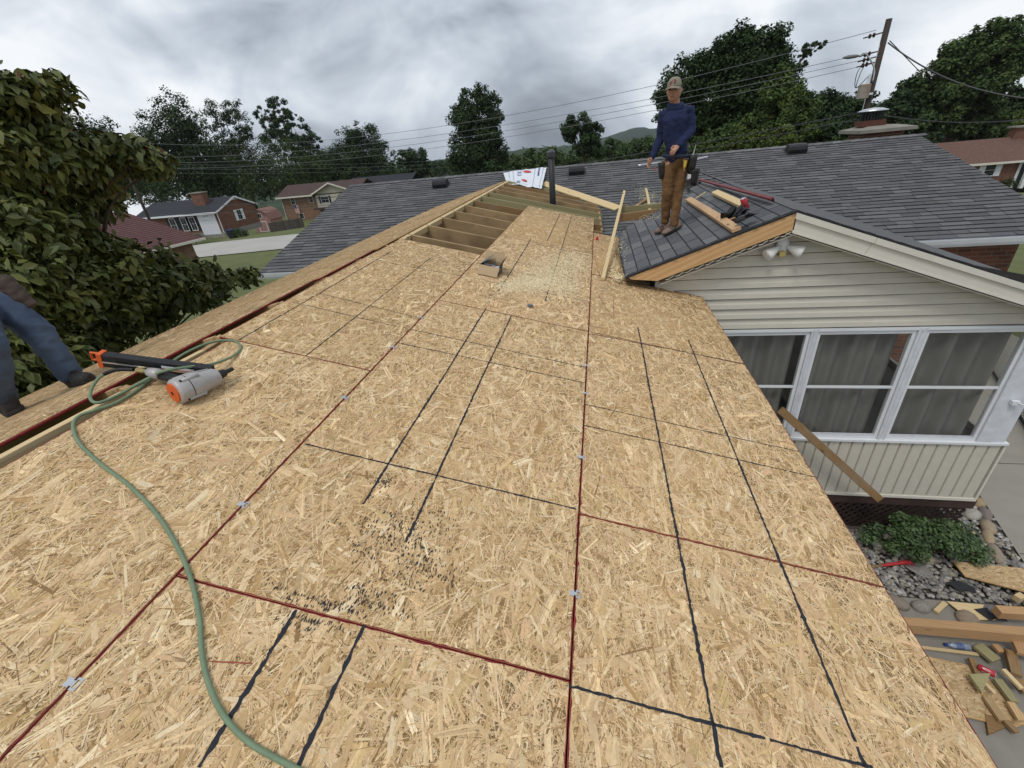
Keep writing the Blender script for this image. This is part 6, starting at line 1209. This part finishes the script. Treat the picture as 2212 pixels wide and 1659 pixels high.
np_ = at(991, 321, 82); npb = Vector((np_.x, 82, terr(np_.x, 82))); up3 = empty('utility_pole', npb, 'thin pale utility pole with small transformer beside the tall columnar tree', 'utility pole')
b = MB(); b.tube([npb, np_], [.17, .12], 8); b.obj('pole', mat('pale_pole', (.30, .28, .25), .9), up3, smooth=True); q = at(989, 348, 81.7); b = MB(); b.tube([q, q-Vector((0, 0, 1.2))], .3, 12); b.obj('transformer', mat('grey_can', (.35, .36, .37), .5), up3)
m_wire = mat('wire', (.05, .052, .055), .6); m_wirel = mat('light_wire', (.16, .165, .17), .5)
def wire(a, b_, sag, r, label, m=m_wire, group='overhead wires between the utility poles'):
    pts = []
    for i in range(25): t = i/24; p = a*(1-t)+b_*t; p.z -= sag*4*t*(1-t); pts.append(p)
    b = MB(); b.tube(pts, r, 4, cap=False); return tag(b.obj('overhead_wire', m, None), label, 'wire', group)
LW = 'thin overhead wire strung between the two timber utility poles'
wire(at(1893, 65, 30.1), Vector((P2.x, 44, P2t.z-.1)), 2.1, .016, 'topmost overhead wire strung from the right utility pole', m_wirel, None)
for i, (ya, dz) in enumerate(((112, 1.5), (124, 2.1), (137, 2.7))): wire(at(1888, ya, 30.1), Vector((P2.x+(i-1)*.9, 44, P2t.z-dz)), 1.5, .016, ('second', 'third', 'fourth')[i]+' overhead wire from the top between the two timber poles', m_wirel)
for ya, dz, r in ((238, 6.6, .035), (252, 7.4, .03)): wire(at(1880, ya, 30.1), Vector((P2.x, 44, P2t.z-dz)), 1.2, r, ('upper' if ya < 240 else 'lower')+' of the two thick black cables strung low between the poles', m_wire, 'low cables between the utility poles')
wire(at(1905, 248, 30), at(2300, 245, 36), .4, .035, 'thick black cable running right from the pole over the brown roofed house')
for o in C.objects[-1:]: del o['group']
w_ = wire(at(1918, 92, 30), at(2260, 216, 26), .5, .03, 'twisted service cable dropping right from the pole across the trees'); del w_['group']
w_ = wire(at(1922, 88, 30), at(1990, 158, 34), .0, .02, 'short guy wire slanting down right of the pole top'); del w_['group']
for i, (ya, yb) in enumerate(((352, 345), (362, 352), (372, 360))): wire(at(230, ya, 55), at(985, yb, 80), .5, .02, ('upper', 'middle', 'lower')[i]+' of three faint far wires crossing the background trees', m_wirel, 'far wires before the background trees')

# ================================================================== trees
def tree(name, label, Y, blobs, nl, sz, cols, seed, trunk=None, group=None, limbs=True, clump=12, spread=.42, barkr=.3, asp=.6):
    """blobs: crown lobes as picture places and picture radii, at distance Y (plus own offset); real sizes follow from the distance"""
    rr = random.Random(seed); cl = []; cen = []
    for bl in blobs:
        px, py, rx, ry = bl[:4]; y = Y+(bl[4] if len(bl) > 4 else 0); c_ = at(px, py, y); z_ = (c_-O).dot(AF); Rx, Rz = rx*z_/FPX, ry*z_/FPX; cen.append((c_, Rx, Rz))
        for k in range(max(5, int(clump*(rx*ry/900)**.5*2))):
            a = rr.uniform(0, 6.28); u_ = rr.uniform(-1, 1); q = rr.random()**.34; s = math.sqrt(1-u_*u_)
            cl.append(((c_.x+math.cos(a)*s*q*Rx, c_.y+math.sin(a)*s*q*Rx*.9, c_.z+u_*q*Rz), min(Rx, Rz)*spread*rr.uniform(.6, 1.35)))
    tx = trunk if trunk is not None else sum(c_[0].x for c_ in cen)/len(cen); ty = Y; gz_ = terr(tx, ty)
    o = empty(name, (tx, ty, gz_-.1), label, 'tree', group); leafcloud('crown', cl, int(nl*4.3), sz*.80, cols, m_leaf, o, seed=seed, asp=asp)
    b = MB(); top = max(cen, key=lambda q: q[0].z)[0]; zt_ = top.z; low = min(q[0].z-q[2] for q in cen); fork = Vector((tx, ty, max(gz_+1.5, low+.25*(zt_-low))))
    b.tube([Vector((tx, ty, gz_-.2)), Vector((tx, ty, (gz_+fork.z)/2)), fork, fork*.4+top*.6], [barkr*1.3, barkr, barkr*.8, barkr*.25], 8); b.obj('trunk', m_bark, o, smooth=True)
    if limbs:
        b = MB()
        for c_, Rx, Rz in cen:
            mid = fork*.5+c_*.5+Vector((0, 0, -.15*Rz)); b.tube([fork, mid, c_, c_+Vector((rr.uniform(-.5, .5)*Rx, 0, .6*Rz))], [barkr*.5, barkr*.32, barkr*.18, .03], 5)
        b.obj('limb', m_bark, o)
    return o
BT = 'trees behind the houses'
tree('tall_tree', 'tall dark tree with pointed crown at the left behind the ranch house', 82, [(375, 235, 32, 36), (352, 275, 48, 36), (400, 280, 46, 40), (375, 320, 72, 50), (330, 345, 50, 40), (430, 335, 50, 50), (390, 390, 95, 45), (450, 390, 60, 50)], 9500, .52, GRD, 21, group=BT)
tree('airy_tree', 'airy feathery tree right of the tall dark tree', 100, [(480, 245, 38, 28), (515, 258, 28, 38), (460, 268, 26, 20), (505, 300, 38, 28), (530, 285, 18, 26), (485, 330, 46, 34)], 2700, .48, GRD, 22, group=BT, spread=.3)
tree('oak_tree', 'ragged oak with bare gaps and a reaching left limb', 106, [(600, 235, 26, 22), (563, 243, 18, 14), (590, 265, 34, 22), (628, 255, 22, 20), (640, 285, 40, 24), (605, 300, 40, 26), (670, 305, 24, 18), (640, 325, 50, 26)], 4600, .5, GRD, 23, group=BT, spread=.30)
tree('broad_tree', 'broad lighter green tree mass below the ragged oak', 102, [(560, 330, 70, 36), (620, 350, 80, 46), (540, 385, 80, 46), (660, 380, 70, 46), (600, 410, 90, 36), (500, 350, 50, 40), (710, 390, 50, 46)], 9000, .44, GRN, 24, group=BT)
tree('rounded_tree', 'rounded dark tree standing behind the two storey house', 100, [(780, 290, 30, 28), (755, 305, 30, 26), (805, 315, 28, 30), (770, 340, 56, 34), (820, 350, 36, 34), (730, 350, 36, 34), (780, 378, 75, 34)], 6500, .5, GRD, 25, group=BT)
tree('small_tree', 'small tree right of the rounded dark tree', 95, [(895, 335, 22, 20), (875, 345, 18, 18), (912, 350, 20, 20), (890, 366, 42, 20), (860, 385, 45, 20)], 3000, .48, GRD, 26, group=BT)
tree('filler_tree', 'low dark tree line between the left trees and the ridge', 112, [(700, 400, 60, 30), (850, 385, 50, 22), (930, 372, 40, 20), (940, 358, 26, 14), (680, 350, 30, 34)], 4000, .55, GRD, 27, group=BT)
tree('columnar_tree', 'tall columnar tree alone in the middle of the skyline', 70, [(1030, 215, 40, 28), (1000, 240, 26, 28), (1062, 240, 26, 32), (1030, 265, 52, 36), (1005, 300, 30, 30), (1055, 305, 44, 36), (1030, 340, 60, 40), (1085, 340, 18, 20), (1030, 372, 70, 30)], 9000, .42, GRD, 28, group=BT)
tree('round_top_tree', 'round topped tree left of the worker', 75, [(1248, 275, 30, 24), (1278, 285, 22, 22), (1230, 290, 20, 22), (1262, 310, 38, 24), (1285, 325, 22, 18)], 3800, .42, GRD, 29, group=BT)
for i, (x_, y_, w_, h_, n_) in enumerate(((1120, 345, 55, 18, 1500), (1180, 340, 40, 18, 1200), (1230, 345, 40, 16, 1200), (1315, 325, 30, 22, 1300), (1370, 322, 45, 26, 1900), (1405, 330, 35, 22, 1400))):
    tree('distant_tree', ('low bushy tree left of the vent stack', 'low tree just behind the vent stack', 'low tree right of the vent stack', 'green tree between round topped tree and worker', 'mid green tree under the distant hill', 'mid green tree just left of the worker')[i], 95+8*i, [(x_-w_*.4, y_+3, w_*.6, h_), (x_+w_*.35, y_, w_*.6, h_*1.1), (x_, y_+h_*.8, w_, h_)], n_, .6, GRN, 40+i, group=BT)
tree('giant_tree', 'giant dark broad tree rising behind the worker', 48, [(1620, 100, 60, 42), (1580, 120, 60, 40), (1660, 115, 44, 44), (1530, 150, 55, 44), (1470, 190, 55, 50), (1540, 210, 80, 55), (1620, 180, 80, 60), (1680, 160, 40, 45), (1435, 225, 26, 36), (1455, 250, 34, 26), (1520, 270, 70, 40), (1600, 260, 70, 45), (1620, 70, 40, 16)], 17000, .34, GRD, 30, barkr=.5, group=BT)
tree('cone_tree', 'lighter green conical tree in front of the giant tree', 42, [(1690, 165, 22, 26), (1685, 205, 46, 34), (1700, 250, 62, 36), (1720, 215, 30, 30), (1700, 290, 80, 30), (1640, 285, 50, 34), (1590, 300, 50, 26)], 9000, .26, GRL[:2]+GRN, 31, group=BT)
tree('sparse_tree', 'sparse leaning branch top above the conical tree', 50, [(1765, 98, 18, 10), (1748, 108, 18, 12), (1738, 120, 14, 12), (1728, 140, 12, 10)], 420, .26, GRD, 32, trunk=at(1700, 250, 50).x, barkr=.12, group=BT, spread=.4)
for i, (x_, y_, w_, h_, n_, cs, yy) in enumerate(((1540, 300, 40, 24, 1700, GRN, 38), (1620, 305, 50, 22, 1900, GRL, 33), (1680, 300, 40, 20, 1400, GRL, 35), (1510, 325, 26, 16, 800, GRL, 34), (1780, 250, 50, 50, 3600, GRD, 60), (1840, 245, 50, 40, 3200, GRD, 64), (1800, 285, 50, 24, 1800, GRD, 40), (1940, 245, 50, 42, 3600, GRD, 74), (1975, 200, 40, 34, 2600, GRD, 78), (2120, 262, 50, 26, 2400, GRN, 76), (2180, 268, 40, 24, 2000, GRL, 78), (2190, 222, 40, 32, 2400, GRD, 84))):
    tree('yard_tree', ('dark yard tree right of the worker', 'yellow green bush top along the ridge right of the worker', 'pale green bush top left of the roof vent', 'small light green bush beside the worker', 'dark round tree left of the utility pole', 'dark tree behind the transformer', 'low dark tree behind the ridge near the chimney', 'dark tree right of the chimney', 'dark tree top right of the utility pole', 'mid green tree behind the brown roof', 'light green shrub tree behind the brown roof at the edge', 'dark tree at the far right edge')[i], yy, [(x_-w_*.4, y_+3, w_*.6, h_*.8), (x_+w_*.35, y_, w_*.6, h_), (x_, y_+h_*.7, w_, h_), (x_, y_-h_*.5, w_*.5, h_*.5)], n_, .012*yy*.6, cs, 60+i, group=BT)
tree('willow_tree', 'tall feathery green tree towering at the right edge', 76, [(2190, 75, 50, 34), (2130, 90, 46, 34), (2080, 120, 52, 34), (2150, 130, 70, 44), (2050, 165, 56, 40), (2110, 185, 66, 46), (2030, 215, 56, 40), (2080, 245, 66, 40), (2180, 140, 30, 40), (2010, 255, 40, 30)], 13000, .54, GRN, 33, barkr=.6, group=BT)
tree('shade_tree', 'dark shade tree behind the leafy tree at far left', 60, [(150, 290, 60, 50), (215, 270, 30, 24), (190, 310, 50, 40), (270, 390, 60, 40), (330, 420, 60, 30), (220, 400, 60, 50), (100, 350, 60, 50)], 5500, .4, GRD, 34, group=BT)

rr = random.Random(5); cl = []
for i in range(420):
    px = rr.uniform(150, 2260); base = float(np.interp(px, [150, 700, 950, 1100, 1420, 1700, 2000, 2260], [352, 345, 346, 338, 312, 288, 262, 245])); Yf = rr.uniform(115, 190); c_ = at(px, base+rr.uniform(2, 34), Yf); cl.append(((c_.x, c_.y, c_.z), rr.uniform(2.0, 4.2)))
    c_ = at(px, base+rr.uniform(25, 75), Yf); cl.append(((c_.x, c_.y, c_.z), rr.uniform(3.0, 5.0)))
for i in range(150): c_ = at(rr.uniform(180, 760), rr.uniform(335, 420), rr.uniform(115, 150)); cl.append(((c_.x, c_.y, c_.z), rr.uniform(2.2, 4)))
wd_ = leafcloud('woodland', cl, 52000, 1.15, GRD+GRN[:1], m_leaf, None, seed=77); tag(wd_, 'dark woodland closing the view behind the houses', 'woodland', kind='stuff')
# ---- leafy dogwood next to the left slope: real leaves on drooping twigs
def atX(px, py, X): d = ray(px, py); return O + d*((X-O.x)/d.x)
dog = empty('dogwood_tree', (-6.6, 3.4, 0), 'large leafy dogwood with olive and reddish leaves beside the left roof slope', 'tree')
DB = [(15, 195, 50, 34, -5.0), (75, 185, 45, 22, -5.0), (130, 195, 32, 18, -5.0), (40, 240, 60, 36, -5.2), (20, 300, 70, 50, -5.3), (110, 300, 60, 34, -5.4), (60, 350, 80, 50, -5.0), (160, 345, 60, 34, -5.0), (215, 320, 50, 24, -5.0), (265, 318, 34, 18, -4.9), (310, 335, 22, 18, -4.8), (335, 362, 14, 18, -4.8), (230, 365, 40, 30, -5.2), (40, 430, 90, 60, -5.2), (140, 420, 80, 50, -5.3), (215, 430, 45, 45, -5.6), (60, 500, 90, 50, -4.9), (170, 500, 60, 40, -5.3), (100, 560, 110, 46, -4.9), (230, 555, 80, 36, -5.2), (310, 560, 60, 30, -5.2), (380, 580, 60, 28, -5.1), (440, 590, 46, 24, -5.0), (500, 600, 38, 16, -5.0), (535, 598, 16, 10, -5.0), (200, 620, 110, 36, -4.9), (330, 615, 90, 26, -4.9), (440, 622, 60, 16, -4.9), (70, 620, 90, 40, -4.8), (130, 670, 90, 30, -4.8), (250, 655, 70, 24, -4.9), (60, 790, 34, 40, -4.6), (110, 770, 40, 44, -4.6), (30, 740, 40, 40, -4.7), (90, 830, 50, 30, -4.7), (20, 690, 60, 40, -4.9), (300, 690, 90, 34, -5.3), (210, 720, 90, 34, -5.2), (400, 655, 80, 26, -5.3), (150, 755, 70, 36, -5.1), (480, 635, 50, 16, -5.4), (60, 860, 60, 40, -5.0), (330, 640, 90, 30, -5.6), (120, 690, 110, 40, -5.6), (250, 600, 110, 50, -5.9), (60, 560, 110, 70, -5.9)]
rr = random.Random(9); clp = []; DC = [(.062, .080, .020), (.082, .100, .024), (.050, .067, .021), (.105, .115, .027), (.072, .084, .024), (.125, .125, .03), (.066, .075, .022)]
b = MB(); root = Vector((-6.6, 3.4, 0)); f1v, f2v = Vector((-6.4, 3.5, 1.8)), Vector((-6.3, 3.6, 3.2))
for px, py, rx, ry, X in DB:
    c_ = atX(px, py, X); z_ = (c_-O).dot(AF); Rx, Rz = rx*z_/FPX, ry*z_/FPX
    for k in range(max(4, int(rx*ry/170))):
        a = rr.uniform(0, 6.28); u_ = rr.uniform(-1, 1); q = rr.random()**.4; s = math.sqrt(1-u_*u_); clp.append(((c_.x-abs(math.cos(a)*s*q)*Rx*.5, c_.y+math.sin(a)*s*q*Rx, c_.z+u_*q*Rz), rr.uniform(.12, .24)))
    fk = f1v if py > 520 else f2v; b.tube(spline([fk, fk*.6+c_*.4+Vector((.1*math.sin(px), .1, .22)), fk*.25+c_*.75+Vector((-.08, .1*math.cos(px), .16)), c_], 4), [.035]*4+[.022]*4+[.012]*4+[.006], 5)
b.obj('limb', m_bark, dog); b = MB(); b.tube([root, Vector((-6.55, 3.45, .9)), f1v, f2v, Vector((-6.2, 3.6, 5.2))], [.17, .14, .12, .08, .03], 10); b.obj('trunk', m_bark, dog, smooth=True)
leafcloud('crown', clp, 32000, .104, DC, m_leafn, dog, droop=1.5, fold=True, seed=12, asp=.56)
tips = [c_ for c_ in clp if c_[0][2] > 5.0]; rr.shuffle(tips)
leafcloud('red_leaves', [(c_[0], c_[1]) for c_ in tips[:25]], 150, .09, [(.16, .055, .03), (.19, .09, .03), (.12, .045, .028)], m_leafn, dog, droop=1.5, fold=True, seed=13, asp=.5)
# ================================================================== air
hb = MB(); hb.box((-2200, -600, -230), (2200, 2300, 45)); hz_ = hb.obj('haze', [], None); hm = bpy.data.materials.new('haze_air'); hm.use_nodes = True; hn = hm.node_tree; hn.nodes.clear()
ho = hn.nodes.new('ShaderNodeOutputMaterial'); hv = hn.nodes.new('ShaderNodeVolumePrincipled'); hv.inputs['Density'].default_value = .00009; hv.inputs['Color'].default_value = (.80, .86, .95, 1); hv.inputs['Anisotropy'].default_value = .1
hn.links.new(hv.outputs[0], ho.inputs['Volume']); hz_.data.materials.append(hm); hz_['kind'] = 'stuff'; hz_['label'] = 'thin bluish haze in the air around the whole scene'; hz_['category'] = 'haze'
